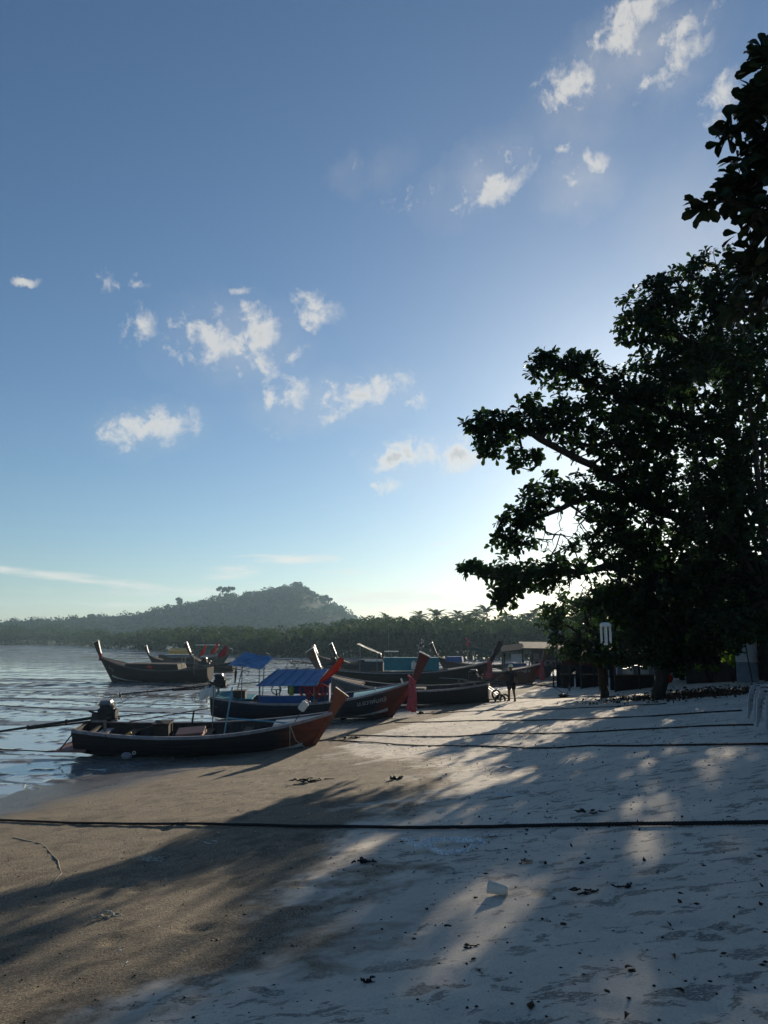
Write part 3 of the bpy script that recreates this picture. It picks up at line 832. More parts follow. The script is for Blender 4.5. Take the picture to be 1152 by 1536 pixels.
    ax = D[ti] * .5 + np.array([0, 0, .55]); ax /= np.linalg.norm(ax, axis=1)[:, None]
    rv = g2.normal(size=(n, 3)); rv -= ax * (rv * ax).sum(1)[:, None]; rv /= np.linalg.norm(rv, axis=1)[:, None]
    tilt = g2.uniform(-.55, .75, n)[:, None] - droop
    dr = rv * np.cos(tilt) + ax * np.sin(tilt)
    side = np.cross(dr, ax + g2.normal(size=(n, 3)) * .35); side /= np.linalg.norm(side, axis=1)[:, None]
    up = np.cross(side, dr)
    sc = leaf_len * g2.uniform(.6, 1.2, n)[:, None]
    org = T[ti] - D[ti] * (g2.uniform(0, .16, n)[:, None]) + dr * .02
    if True:
        kp = ~in_sun_gap(org, g2)
        if spare is not None: kp |= spare(org)
        org, side, dr, up, sc = org[kp], side[kp], dr[kp], up[kp], sc[kp]; n = len(org)
    sel = np.zeros(n, bool)
    if n_parts:
        rel = org - np.array([0, 0, EYE]); fwd = rel[:, 1] * cp + rel[:, 2] * sp; upc = -rel[:, 1] * sp + rel[:, 2] * cp
        inx = 576 + FPX * rel[:, 0] / np.maximum(fwd, .1); iny = 768 - FPX * upc / np.maximum(fwd, .1)
        inside = (fwd > 1) & (inx > 5) & (inx < 1147) & (iny > 5) & (iny < 1530)
        key = np.where(inside, fwd + .02 * (inx - 600) * .1, 1e9); sel[np.argsort(key)[:n_parts]] = True
        lm = bpy.data.meshes.new('leaf'); lm.from_pydata([tuple(v) for v in LV], [], [tuple(int(q) for q in f) for f in LF]); lm.materials.append(mat); lm.update()
        for i in np.where(sel)[0]:
            o = bpy.data.objects.new('leaf', lm); COL.objects.link(o); o.parent = root
            s_ = float(sc[i, 0]); m4 = Matrix(((side[i, 0] * s_, dr[i, 0] * s_, up[i, 0] * s_, org[i, 0] - base.x), (side[i, 1] * s_, dr[i, 1] * s_, up[i, 1] * s_, org[i, 1] - base.y),
                                               (side[i, 2] * s_, dr[i, 2] * s_, up[i, 2] * s_, org[i, 2] - base.z), (0, 0, 0, 1)))
            o.matrix_local = m4
    r_ = ~sel; org, side, dr, up, sc = org[r_], side[r_], dr[r_], up[r_], sc[r_]
    Vl = (org[:, None] + sc[:, None] * (LV[None, :, 0:1] * side[:, None] + LV[None, :, 1:2] * dr[:, None] + LV[None, :, 2:3] * up[:, None])).reshape(-1, 3) - np.array(list(base))
    Fl = (np.arange(len(org))[:, None, None] * len(LV) + LF[None]).reshape(-1, 3)
    tag(np_mesh('crown', Vl, Fl, mat, root), kind='stuff')
    return root

def blob(px, py, depth, rpx, rpy, rd, n):
    k = depth / FPX
    return (P(px, py, depth), Vector((rpx * k, rd, rpy * k)), n)

# 1. the big sea-almond tree whose layered boughs reach out over the beach
tb = Vector((15.6, 31.6, gh(15.6, 31.6) - .1))
def D1(d, py): return 26.5 + (d - 14) * .85
_P0 = P
def P(px, py, depth): return _P0(px, py, D1(depth, py))
L1 = [[tb, tb + Vector((-.1, -.1, 1.6)), P(1130, 900, 20), P(1110, 800, 19.4), P(1100, 690, 19), P(1090, 560, 18.6), P(1070, 440, 18)],
      [P(1110, 800, 19.4), P(1050, 800, 18), P(960, 745, 16.8), P(870, 690, 15.6), P(790, 645, 14.6), P(720, 630, 14)],
      [P(1120, 850, 19.8), P(1020, 870, 17.5), P(930, 850, 16), P(830, 860, 14.8), P(740, 862, 14)],
      [P(1105, 750, 19.2), P(1000, 760, 17.5), P(900, 740, 16), P(820, 770, 15), P(770, 800, 14.5)],
      [P(1095, 650, 18.9), P(1010, 620, 17.6), P(920, 590, 16.4), P(840, 550, 15.4)],
      [P(1090, 560, 18.6), P(1020, 500, 17.4), P(950, 480, 16.6)],
      [P(1130, 900, 20), P(1050, 930, 18.5), P(960, 900, 17), P(880, 890, 16)],
      [P(1100, 690, 19), P(1150, 600, 17), P(1160, 480, 16)]]
P = _P0
B1 = [blob(a[0], a[1], D1(a[2], a[1]), a[3], a[4], a[5] * 1.5, a[6]) for a in [
    (1065, 425, 17, 80, 40, 1.6, 120), (985, 455, 16.6, 58, 36, 1.0, 70), (955, 490, 16.4, 34, 30, .7, 36), (1110, 500, 17.5, 80, 70, 2.0, 150), (1000, 530, 17, 60, 40, 1.2, 60),
    (850, 555, 15.4, 56, 26, .9, 66), (812, 540, 15.2, 20, 14, .4, 12), (930, 590, 16.2, 60, 36, 1.2, 80), (1030, 600, 17.2, 80, 70, 1.8, 140),
    (745, 640, 14.1, 50, 24, .7, 48), (820, 620, 14.8, 60, 26, 1.0, 64), (900, 650, 15.6, 70, 40, 1.3, 90), (735, 672, 14.0, 26, 18, .5, 18), (785, 690, 14.4, 28, 16, .5, 16),
    (1020, 700, 17, 90, 70, 1.8, 150), (930, 720, 16, 60, 36, 1.1, 60), (835, 735, 15.2, 56, 26, .9, 44), (785, 775, 14.6, 40, 26, .6, 38), (760, 815, 14.4, 26, 20, .5, 18),
    (900, 780, 15.8, 60, 36, 1.1, 66), (845, 815, 15, 50, 22, .8, 36), (765, 866, 14.2, 44, 26, .7, 44), (712, 852, 13.9, 24, 11, .4, 14), (758, 898, 14.2, 20, 14, .4, 12),
    (830, 862, 14.9, 50, 28, .9, 56), (915, 850, 15.9, 70, 44, 1.2, 90), (1020, 830, 17.2, 90, 64, 1.7, 140), (1110, 700, 18.5, 60, 130, 2.0, 190), (960, 905, 16.8, 80, 34, 1.4, 80),
    (1100, 880, 18.8, 70, 64, 1.8, 120), (880, 905, 16, 44, 22, .9, 34), (945, 795, 16.5, 46, 34, 1.2, 80), (985, 750, 16.8, 50, 40, 1.4, 80), (960, 660, 16.4, 50, 36, 1.2, 60), (1010, 880, 17.2, 60, 36, 1.4, 70)]]
def outer_tips(org):
    px = 576 + FPX * org[:, 0] / org[:, 1]; return (px < 808)
broad_tree('sea_almond_tree', 'big sea almond tree with layered boughs reaching left over the beach', tb, L1, B1, .285, 9, M['leaf'], .36, 3, 300, twig=.010, dense=1.75, spare=outer_tips, step=.5)

# 2. nearer tree whose bough hangs in at the upper right corner
tb2 = Vector((8.2, 9.0, gh(8.2, 9.0) - .1))
L2 = [[tb2, tb2 + Vector((-.1, 0, 2.5)), Vector((7.6, 8.8, 6.5)), Vector((7.0, 8.6, 9.5)), Vector((6.6, 8.4, 12))],
      [Vector((7.6, 8.8, 6.5)), P(1260, 300, 8.6), P(1170, 320, 8.6), P(1090, 300, 8.6)],
      [Vector((7.0, 8.6, 9.5)), P(1250, 160, 8.4), P(1160, 150, 8.4), P(1100, 200, 8.4)],
      [Vector((7.2, 8.7, 8.0)), P(1240, 240, 8.6), P(1150, 240, 8.6)],
      [Vector((7.0, 8.6, 9.5)), P(1240, 60, 8.2), P(1150, 90, 8.2)]]
B2 = [blob(*a) for a in [
    (1145, 92, 8.2, 18, 26, .35, 9), (1120, 165, 8.4, 24, 18, .4, 10), (1148, 150, 8.4, 24, 22, .5, 10), (1088, 205, 8.4, 14, 9, .25, 5), (1130, 215, 8.5, 26, 24, .45, 14),
    (1150, 260, 8.6, 30, 26, .6, 14), (1098, 282, 8.6, 26, 16, .4, 11), (1062, 303, 8.6, 14, 11, .25, 6), (1132, 318, 8.7, 36, 18, .6, 14), (1150, 380, 9.2, 34, 40, .8, 24), (1140, 440, 10.0, 30, 34, .8, 18),
    (1250, 120, 8.6, 70, 90, 1.2, 60), (1260, 300, 8.8, 80, 80, 1.3, 70), (1300, 500, 9.4, 70, 90, 1.2, 50), (1400, 200, 9, 90, 160, 1.6, 80)]]
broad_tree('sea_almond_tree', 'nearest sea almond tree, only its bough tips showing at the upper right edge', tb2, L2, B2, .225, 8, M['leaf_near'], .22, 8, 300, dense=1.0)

# 3. to 6. darker trees farther along the upper beach
def back_tree(name, label, px, pyb, depth, blobs, leaf_len, lp, mat, seed, tr=.2, np_=0, lean=0):
    x = P(px, pyb, depth).x; b = Vector((x, depth, gh(x, depth) - .1))
    tops = [bl[0] for bl in blobs]; cen = sum(tops, Vector()) / len(tops)
    stem = [b, b.lerp(Vector((cen.x, cen.y, cen.z)), .4) + Vector((lean, 0, .3)), cen]
    limbs = [stem] + [[stem[1], stem[1].lerp(t, .5) + Vector((0, 0, .3)), t] for t in tops]
    return broad_tree(name, label, b, limbs, blobs, leaf_len, lp, mat, tr, seed, np_)
back_tree('beach_tree', 'bushy dark tree over the beach stalls with sunlit lower leaves', 905, 1015, 33,
          [blob(*a) for a in [(835, 925, 32, 34, 24, 1.6, 60), (880, 935, 31, 46, 30, 1.8, 90), (850, 965, 31, 36, 18, 1.3, 50), (930, 930, 33, 50, 40, 2.2, 110), (905, 970, 31, 40, 16, 1.4, 50), (870, 905, 33, 40, 18, 1.5, 50), (965, 960, 32, 40, 26, 1.6, 60), (880, 985, 31, 40, 10, 1.2, 30), (940, 988, 31, 40, 12, 1.2, 40)]],
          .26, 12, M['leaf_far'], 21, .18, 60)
back_tree('beach_tree', 'dark tree with hanging foliage in the shade behind the stalls', 985, 1015, 29,
          [blob(*a) for a in [(960, 900, 29, 60, 40, 2.0, 110), (1020, 880, 29, 70, 50, 2.4, 150), (1000, 950, 28, 60, 34, 1.8, 110), (1040, 930, 29, 50, 44, 2.0, 110), (1060, 850, 30, 60, 50, 2.0, 100), (985, 985, 28, 40, 18, 1.2, 60), (1035, 985, 28, 40, 18, 1.2, 50), (960, 960, 28, 40, 22, 1.4, 60), (1075, 965, 28, 40, 22, 1.4, 50)]],
          .24, 12, M['leaf'], 22, .24, 0)
back_tree('beach_tree', 'tall dark tree filling the right side above the wooden fence', 1185, 1015, 27,
          [blob(*a) for a in [(1100, 940, 26, 60, 30, 1.8, 90), (1130, 880, 27, 60, 60, 2.2, 140), (1090, 800, 27, 80, 60, 2.4, 150), (1130, 720, 27, 70, 70, 2.2, 140), (1060, 760, 27, 60, 50, 2.0, 100), (1140, 600, 26, 60, 70, 2.0, 110), (1120, 540, 25, 50, 50, 1.6, 80)]],
          .24, 12, M['leaf'], 23, .28, 0)
back_tree('beach_tree', 'dark tree in the middle of the shaded grove, left of the tall one', 1050, 1015, 40,
          [blob(*a) for a in [(1000, 900, 40, 70, 40, 3, 120), (1080, 900, 40, 60, 50, 3, 120), (940, 880, 42, 50, 36, 2.4, 90), (1040, 830, 40, 70, 50, 3, 120), (900, 915, 44, 50, 26, 2.4, 80), (960, 830, 42, 50, 34, 2.4, 70)]],
          .34, 12, M['leaf'], 24, .3, 0)
# the tree the photographer stands under: its crown is overhead and behind
tb0 = Vector((6.0, -3.5, gh(6.0, -3.5) - .1))
broad_tree('sea_almond_tree', 'sea almond tree standing behind the viewpoint', tb0, [[tb0, tb0 + Vector((-.3, 0, 3)), tb0 + Vector((-1, .5, 6))], [tb0 + Vector((-.6, .2, 4.5)), Vector((2, -2, 7)), Vector((-2, -1.5, 7.6))], [tb0 + Vector((-.3, 0, 3)), Vector((5, 0, 6.5)), Vector((4, 1.5, 7.4))]],
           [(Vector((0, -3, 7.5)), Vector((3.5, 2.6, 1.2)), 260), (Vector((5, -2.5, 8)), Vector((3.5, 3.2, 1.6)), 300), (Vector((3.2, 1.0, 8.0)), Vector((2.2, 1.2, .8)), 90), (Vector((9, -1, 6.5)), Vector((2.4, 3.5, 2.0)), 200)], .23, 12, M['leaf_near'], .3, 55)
# a coconut palm standing behind the big tree
bp = palm_proto(10.6, 3.9, 18, M['palm_leaf'], 44, 9, 'coconut_palm', .62)
for ch in bp.children:
    if ch.name.startswith('trunk'): ch.data.materials.clear(); ch.data.materials.append(M['bark'])
q = P(1040, 570, 38); bp.location = (q.x, 38, gh(q.x, 38) - .1); bp.scale = (1.15, 1.15, (q.z - gh(q.x, 38)) / 10.6)
tag(bp, 'coconut palm with fronds poking out behind the big sea almond tree', 'palm tree')

# ------------------------------------------------------------------ longtail boats
class Hull:
    """local frame: x from stern (0) to bow (L), z up from the keel"""
    def __init__(s, L, B, D, rake, rise_b, rise_s, slope=1.6):
        s.L, s.B, s.D, s.rb, s.rs = L, B, D, rise_b, rise_s
        s.zb = D + rise_b; s.xf = L - s.zb / slope; s.slope = slope
    def zg(s, t): return s.D + s.rb * max(0, (t - .40) / .60) ** 2.1 + s.rs * max(0, (.35 - t) / .35) ** 1.8
    def zk(s, t):
        x = t * s.L
        return max(0.0, (x - s.xf) * s.slope) + .14 * s.D * max(0, (.10 - t) / .10) ** 1.6
    def b(s, t):
        if t > .42: return s.B / 2 * max(.02, 1 - ((t - .42) / .58) ** 2.3)
        return s.B / 2 * (.60 + .40 * math.sin(math.pi / 2 * t / .42))
    def pt(s, t, v, side, inset=0.0, lift=0.0):
        zk, zg, b = s.zk(t) + lift, s.zg(t), s.b(t) - inset
        b = max(b, .005)
        y = b * (1 - (1 - v) ** 2.3) ** .72; z = zk + (zg - zk) * v ** 1.35
        return Vector((t * s.L, side * y, z))
    def shell(s, inset=0, lift=0, n=46, m=9, t0=0.0, t1=1.0):
        rings = []
        for i in range(n + 1):
            t = t0 + (t1 - t0) * i / n
            rings.append([s.pt(t, 1 - k / m, -1, inset, lift) for k in range(m)] + [s.pt(t, 0, 1, inset, lift)] + [s.pt(t, (k + 1) / m, 1, inset, lift) for k in range(m)])
        return rings

def make_boat(label, L, B, D, rise_b, rise_s, prow, prow_lean, mats, red_len=0.0, detail=2, deck_t=.74, name='longtail_boat', group='longtail boats beached on the mud', stripe=True, slope=1.6, prow_w=.34):
    """mats: hull, bow, rail, deck, inner, stem, cap"""
    H = Hull(L, B, D, 0, rise_b, rise_s, slope)
    root = empty(name, (0, 0, 0), (0, 0, 0), label, 'boat', group)
    n, m = (46, 9) if detail > 1 else (26, 6)
    mb = MB()
    ro = H.shell(0, 0, n, m); ri = H.shell(.045, .06, n, m, .012, .985)
    w = len(ro[0])
    for i in range(n):
        for k in range(w - 1):
            xm = (ro[i][k].x + ro[i + 1][k].x) / 2; zm = ro[i][k].z
            mb.add([ro[i][k], ro[i][k + 1], ro[i + 1][k + 1], ro[i + 1][k]], [(0, 1, 2, 3)], 1 if xm > H.xf - red_len + .45 * zm and red_len > 0 else 0)
            mb.add([ri[i][k], ri[i + 1][k], ri[i + 1][k + 1], ri[i][k + 1]], [(0, 1, 2, 3)], 2)
        for k in (0, w - 1): mb.add([ro[i][k], ro[i + 1][k], ri[i + 1][k], ri[i][k]], [(0, 1, 2, 3)], 2)
    mb.add(ro[0], [tuple(range(w - 1, -1, -1))], 0); mb.add(ri[0], [tuple(range(w))], 2)
    mb.build('hull', [mats['hull'], mats['bow'], mats['inner']], root, False)
    # rub rails
    for side in (-1, 1):
        r = MB(); rings = []
        for i in range(n + 1):
            t = i / n; p = H.pt(t, 1, side); o = Vector((0, side, 0))
            hgt = .055 if detail > 1 else .07
            rings.append([p + o * .045 + Vector((0, 0, .03)), p + o * .05 - Vector((0, 0, hgt)), p + o * .004 - Vector((0, 0, hgt)), p - o * .03 + Vector((0, 0, .03))])
        r.loft(rings, True, True); r.build('rub_rail', mats['rail'], root)
    if stripe:
        for side in (-1, 1):
            r = MB(); a = []; 
            for i in range(16):
                t = .58 + (H.xf / H.L - .59) * i / 15
                v0 = .20 + .20 * (i / 15) ** 2; 
                a.append([H.pt(t, v0, side) + Vector((0, side * .004, 0)), H.pt(t, v0 + .05 + .05 * i / 15, side) + Vector((0, side * .004, 0))])
            r.loft(a, False, False); r.build('waterline_stripe', M['stripe'], root)
    # foredeck
    d = MB(); rings = []
    for i in range(15):
        t = deck_t + (.985 - deck_t) * i / 14; b = H.b(t) - .03; z = H.zg(t)
        rings.append([Vector((t * L, y * b, z - .015 + .06 * b * (1 - y * y))) for y in (-1, -.5, 0, .5, 1)])
    d.loft(rings, False, False)
    t = deck_t; b = H.b(t) - .03; z = H.zg(t)
    d.add([(t * L, -b, z - .015), (t * L, b, z - .015), (t * L, b, z - .10), (t * L, -b, z - .10)], [(0, 1, 2, 3)])
    d.build('foredeck', mats['deck'], root)
    # stem post and tall prow
    sb = MB(); path = [Vector((H.xf - .12, 0, -.01)), Vector((H.xf + .02, 0, .03))]
    for k in range(1, 6): path.append(Vector((H.xf + (L - H.xf) * k / 5, 0, (L - H.xf) * H.slope * k / 5 * 1.0)))
    e = path[-1]; up = Vector((1, 0, H.slope)).normalized(); end = Vector((math.sin(prow_lean), 0, math.cos(prow_lean)))
    for k in range(1, 7):
        f = k / 6; dirv = up.lerp(end, f).normalized(); path.append(path[-1] + dirv * prow / 6)
    rings = []
    for k, p in enumerate(path):
        dv = (path[min(k + 1, len(path) - 1)] - path[max(k - 1, 0)]).normalized(); nrm = Vector((dv.z, 0, -dv.x))
        f = k / (len(path) - 1); wf = .10 + .02 * f; wb = .06 + (prow_w - .12) * max(0, (f - .3) / .7) ** 1.2; hy = .055 + .02 * f
        rings.append([p + nrm * wf + Vector((0, -hy * .6, 0)), p + nrm * wf + Vector((0, hy * .6, 0)), p - nrm * wb + Vector((0, hy, 0)), p - nrm * wb + Vector((0, -hy, 0))])
    sb.loft(rings, True, True); sb.build('stem_post', mats['stem'], root)
    c = MB(); t0 = rings[-1]; dv = (path[-1] - path[-2]).normalized(); cen = sum(t0, Vector()) / 4
    c.loft([[cen + (q - cen) * 1.05 + dv * .003 for q in t0], [cen + (q - cen) * 1.02 + dv * .05 for q in t0]], True, True); c.build('prow_cap', mats['cap'], root)
    # pale inner face of the prow: gloss paint whitened to carry the sun glint
    if mats.get('face'):
        fb = MB(); rr = []
        for k in range(len(path) - 6, len(path)):
            q = rings[k]; nn = ((q[2] + q[3]) / 2 - (q[0] + q[1]) / 2).normalized()
            rr.append([q[2] + nn * .004, q[3] + nn * .004])
        fb.loft(rr, False, False); fb.build('prow_face', mats['face'], root)
    # floor boards, thwarts and ribs
    fl = MB(); zf = .16 * D + .08; rings = []
    for i in range(13):
        t = .04 + (deck_t - .02) * i / 12; bb = max(.05, (H.b(t) - .06) * .80); zz = max(zf, H.zk(t) + .10)
        rings.append([Vector((t * L, -bb, zz)), Vector((t * L, bb, zz))])
    fl.loft(rings, False); fl.build('floor', mats['inner'], root)
    if detail > 1:
        for k in range(12):
            t = .09 + k * (deck_t - .10) / 11.5; rb = MB(); rings = []
            for vv in range(2 * m + 1):
                sd = -1 if vv < m else 1; v = abs(vv - m) / m
                p = H.pt(t, v, sd, .045, .06); q = H.pt(t, v * .995, sd, .085, .10)
                rings.append([p + Vector((-.025, 0, 0)), p + Vector((.025, 0, 0)), q + Vector((.025, 0, 0)), q + Vector((-.025, 0, 0))])
            rb.loft(rings, True, True); rb.build('rib', mats['inner'], root)
        for t in (.2, .5, .66):
            th = MB(); z = H.zg(t) - .16; bb = H.b(t) - .06
            th.box((t * L, 0, z), (.24, 2 * bb * .96, .035)); th.build('thwart', M['wood'], root)
    else:
        for t in (.25, .55):
            th = MB(); z = H.zg(t) - .14; bb = H.b(t) - .06
            th.box((t * L, 0, z), (.26, 2 * bb * .96, .04)); th.build('thwart', M['wood'], root)
    return root, H

def add_engine(root, pos, shaft_len, shaft_drop, pale=False, yaw=0.0, sweep=0.0):
    """car engine on a swivel, with tiller and the long propeller shaft behind the stern"""
    p = Vector(pos); e = MB()
    e.box(p + Vector((0, 0, .20)), (.46, .26, .34)); e.box(p + Vector((.02, 0, .43)), (.40, .20, .12))
    for k in range(5): e.box(p + Vector((-.16 + k * .08, 0, .51)), (.045, .16, .05))
    e.lathe([(.02, 0), (.17, 0), (.17, .05), (.02, .05)], p + Vector((.24, 0, .20)), 14, Euler((0, math.pi / 2, 0)).to_quaternion(), cap=True)
    e.lathe([(.02, 0), (.09, 0), (.10, .16), (.02, .16)], p + Vector((-.05, .20, .40)), 10, cap=True)
    e.tube([p + Vector((-.1, -.17, .30)), p + Vector((-.25, -.20, .25)), p + Vector((-.45, -.20, .34))], .035, 7)
    e.box(p + Vector((-.32, 0, .14)), (.26, .18, .22), None, 0, .7); e.lump(p + Vector((.12, -.18, .12)), (.09, .07, .10), 3, 6, .1)
    o = e.build('engine', M['engine'], root)
    c = MB(); c.box(p + Vector((-.02, 0, .57)), (.36, .22, .07), None, 0, .8); c.tube([p + Vector((-.20, -.14, .50)), p + Vector((.1, -.15, .53)), p + Vector((.24, -.14, .42))], .03, 6)
    c.build('engine_cover', M['engine_pale'] if pale else M['engine'], o)
    mt = MB(); mt.tube([p + Vector((-.05, 0, -.35)), p + Vector((-.05, 0, .05))], .05, 8); mt.bar(p + Vector((-.4, -.12, .02)), p + Vector((.35, -.12, .04)), .05, .06); mt.bar(p + Vector((-.4, .12, .02)), p + Vector((.35, .12, .04)), .05, .06)
    mt.box(p + Vector((-.05, 0, -.33)), (.3, .7, .08)); mt.build('engine_mount', M['steel'], o)
    tl = MB(); tl.tube([p + Vector((.25, .05, .10)), p + Vector((.8, .08, .16)), p + Vector((1.7, .1, .22))], .018, 6); tl.build('tiller', M['steel'], o)
    s = MB(); a = p + Vector((-.35, 0, .10)); z_ = p + Vector((-shaft_len, sweep, -shaft_drop))
    s.tube([a, a.lerp(z_, .5), z_], [.045, .035, .028], 8); s.tube([a - Vector((0, 0, .10)), a.lerp(z_, .42) - Vector((0, 0, .05))], .028, 6)
    d = (z_ - a).normalized()
    for f in (.18, .42, .7): s.box(a.lerp(z_, f), (.06, .09, .12))
    s.tube([a.lerp(z_, .82), z_ + Vector((.10, 0, -.34)), z_ + Vector((-.12, 0, -.36))], .016, 5)
    s.tube([z_ + Vector((.10, 0, -.34)), z_], .014, 5)
    s.build('drive_shaft', M['engine'], o)
    pr = MB(); q = d.to_track_quat('Z', 'Y')
    pr.lathe([(.005, -.06), (.04, -.05), (.045, .05), (.005, .07)], z_ + d * .04, 8, q)
    for k in range(3):
        an = k * 2 * math.pi / 3; v = Vector((math.cos(an), math.sin(an), 0)); tq = Vector((-math.sin(an), math.cos(an), .6)).normalized()
        pts = [v * .03 - tq * .03, v * .03 + tq * .03, v * .15 + tq * .06, v * .17, v * .15 - tq * .06]
        vs = []
        for w in pts: w = w.copy(); w.rotate(q); vs.append(z_ + d * .04 + w)
        pr.add(vs + [u_ + d * .008 for u_ in vs], [(0, 1, 2, 3, 4), (9, 8, 7, 6, 5)])
    pr.build('propeller', M['engine_pale'], o)
    return o

def post(root, a, b, r, mat, name='pole', n=6):
    m = MB(); m.tube([a, b], r, n); return m.build(name, mat, root)

def sheet_cloth(name, corners, mat, root=None, nx=8, ny=6, sag=.05, seed=0, thick=.012):
    """a slightly rumpled cloth or tarpaulin through four corners, with thickness"""
    rd = np.random.default_rng(seed); a, b, c, d = [Vector(q) for q in corners]
    m = MB(); top = []; nrm = (b - a).cross(d - a).normalized()
    for i in range(nx + 1):
        row = []
        for j in range(ny + 1):
            u, v = i / nx, j / ny
            p = a * (1 - u) * (1 - v) + b * u * (1 - v) + c * u * v + d * (1 - u) * v
            w = math.sin(math.pi * u) * math.sin(math.pi * v)
            p = p + Vector((0, 0, -sag * w)) + nrm * (rd.normal() * sag * .22)
            row.append(p)
        top.append(row)
    m.loft(top, False, False); m.loft([[q - nrm * thick for q in r_][::-1] for r_ in top], False, False)
    for (r1) in (top[0], top[-1]): m.loft([r1, [q - nrm * thick for q in r1]], False, False)
    for j in (0, ny): m.loft([[r_[j] for r_ in top], [r_[j] - nrm * thick for r_ in top]], False, False)
    return m.build(name, mat, root)

def ribbon(root_loc, h, mat, label, seed, name='prow_ribbon', w=.16):
    """cloth strips tied round a prow and hanging down in folds"""
    rd = random.Random(seed); root = empty(name, root_loc, (0, 0, 0), label, 'ribbon', 'ribbons tied to the prows')
    kn = MB(); kn.torus((0, 0, 0), w * .75, .05, Euler((0, .7, 0)).to_quaternion(), 14, 6); kn.lump((w * .1, -w * .6, -.05), (.09, .08, .09), seed, 6, .2)
    kn.build('knot', mat, root, True)
    for k in range(4):
        m = MB(); rings = []; dx = (k - 1.5) * w * .33; hl = h * rd.uniform(.86, 1.0); ph = rd.uniform(0, 6)
        for i in range(11):
            f = i / 10; ww = w * (.22 + .20 * f) * (1 - .1 * math.sin(f * 9 + ph)); z = -f * hl
            cx = dx * (.4 + f * .7) + .02 * math.sin(f * 7 + ph); cy = -w * .6 + .03 * math.sin(f * 5 + ph * 2)
            rings.append([Vector((cx - ww, cy + .02, z)), Vector((cx - ww * .3, cy - .035, z)), Vector((cx + ww * .3, cy + .03, z)), Vector((cx + ww, cy - .01, z)), Vector((cx + ww * .3, cy + .045, z)), Vector((cx - ww * .3, cy - .02, z))])
        m.loft(rings, True, True); m.build('cloth_strip', mat, root, True)
    return root

def flag(base, top, length, mat, label, seed, droop=.8, wid=.22, group='red flags on the boats'):
    """narrow flag on a cane"""
    base = Vector(base); top = Vector(top); root = empty('flag', base, (0, 0, 0), label, 'flag', group)
    m = MB(); m.tube([Vector(), top - base], [.018, .010], 5); m.build('flagpole', M['wood_dark'], root)
    d = (top - base).normalized(); rd = random.Random(seed); c = MB(); rings = []
    for i in range(9):
        f = i / 8; p = (top - base) - d * length * f
        ww = wid * (.15 + .85 * math.sin(math.pi * min(1, .12 + f * .8)))
        s_ = Vector((1, -.25, -droop)).normalized()
        rings.append([p + Vector((0, .012, 0)), p + s_ * ww * .5 + Vector((0, .05 * math.sin(i * 1.3 + seed), 0)), p + s_ * ww + Vector((.02 * math.sin(i * 2.1), .07 * math.cos(i * 1.1 + seed), 0)), p + s_ * ww * .5 + Vector((0, .05 * math.sin(i * 1.3 + seed) - .012, 0)), p - Vector((0, .012, 0))])
    c.loft(rings, True, True); c.build('flag_cloth', mat, root, True)
    return root

def jerrycan(loc, rot, label, s=1.0):
    root = empty('jerrycan', loc, rot, label, 'jerrycan', 'white plastic jerrycans on the boats')
    bm = bmesh.new(); bmesh.ops.create_cube(bm, size=1)
    for v in bm.verts: v.co = Vector((v.co.x * .26 * s, v.co.y * .17 * s, v.co.z * .36 * s))
    bmesh.ops.bevel(bm, geom=bm.edges[:], offset=.035 * s, segments=2, affect='EDGES')
    me = bpy.data.meshes.new('body'); bm.to_mesh(me); bm.free(); me.materials.append(M['plastic_white'])
    o = bpy.data.objects.new('body', me); COL.objects.link(o); o.parent = root
    m = MB(); m.tube([(-.09 * s, 0, .17 * s), (-.06 * s, 0, .24 * s), (.05 * s, 0, .24 * s), (.08 * s, 0, .17 * s)], .018 * s, 6); m.build('handle', M['plastic_white'], root)
    m = MB(); m.lathe([(.002, .175), (.035, .175), (.035, .225), (.002, .225)], (.09 * s, 0, 0), 10); m.build('cap', M['blue_panel'], root)
    return root

def place(root, stern, bow_dir_deg, heel=0.0, trim=0.0):
    root.location = stern; root.rotation_euler = (R(heel), R(trim), R(bow_dir_deg))
def Wp(root, p):
    return Matrix.LocRotScale(root.location, root.rotation_euler, root.scale) @ Vector(p)
BW, BK = 'white', 'black'

# ---- boat A: nearest, dark hull with a red-brown bow
kA = FPX / 23.2
xA = P(114, 1133, 23.2).x
boatA, HA = make_boat('nearest dark longtail boat with plain red-brown prow and tilted blue pole', 7.45, 1.75, .70, .50, .14, .60, .64,
    dict(hull=bow_paint('hull_a', (.018, .014, .015), (.15, .038, .020), 5.9, .3, .35, .6), bow=M['hull_redbrown'], rail=M['rail_grey'], deck=M['deck_grey'], inner=M['inner'], stem=M['hull_redbrown'], cap=M['wood']), 0, 2, .77, slope=1.55, prow_w=.40)
place(boatA, (xA, 23.4, .02), 0.0, 7.0, -.3)
add_engine(boatA, (.82, 0, .98), 5.0, .55, True)
m = MB(); m.box((-.02, -.1, .26), (.86, 1.0, .045)); m.build('stern_platform', M['wood_red'], boatA)
for yy in (-.5, .3): post(boatA, (-.35, yy, .27), (.02, yy, .74), .022, M['wood_dark'], 'platform_strut')
m = MB(); m.bar((.05, -.55, .72), (.05, .55, .72), .12, .12); m.bar((.5, -.6, .72), (.5, .6, .72), .10, .10); m.build('engine_beam', M['wood_dark'], boatA)
m = MB()
for dx in (0, .42):
    for dy in (-.2, .2): m.bar((2.25 + dx, dy, .35), (2.25 + dx, dy, .92), .04, .04)
m.box((2.46, 0, .92), (.52, .5, .04)); m.box((2.46, 0, .72), (.40, .42, .30)); m.build('engine_box', M['wood_dark'], boatA)
m = MB(); m.box((3.35, -.25, .74), (.78, .62, .04), Euler((.08, -.06, .1)).to_quaternion()); m.box((3.72, -.25, .68), (.05, .62, .08)); m.build('hatch_board', M['wood_red'], boatA)
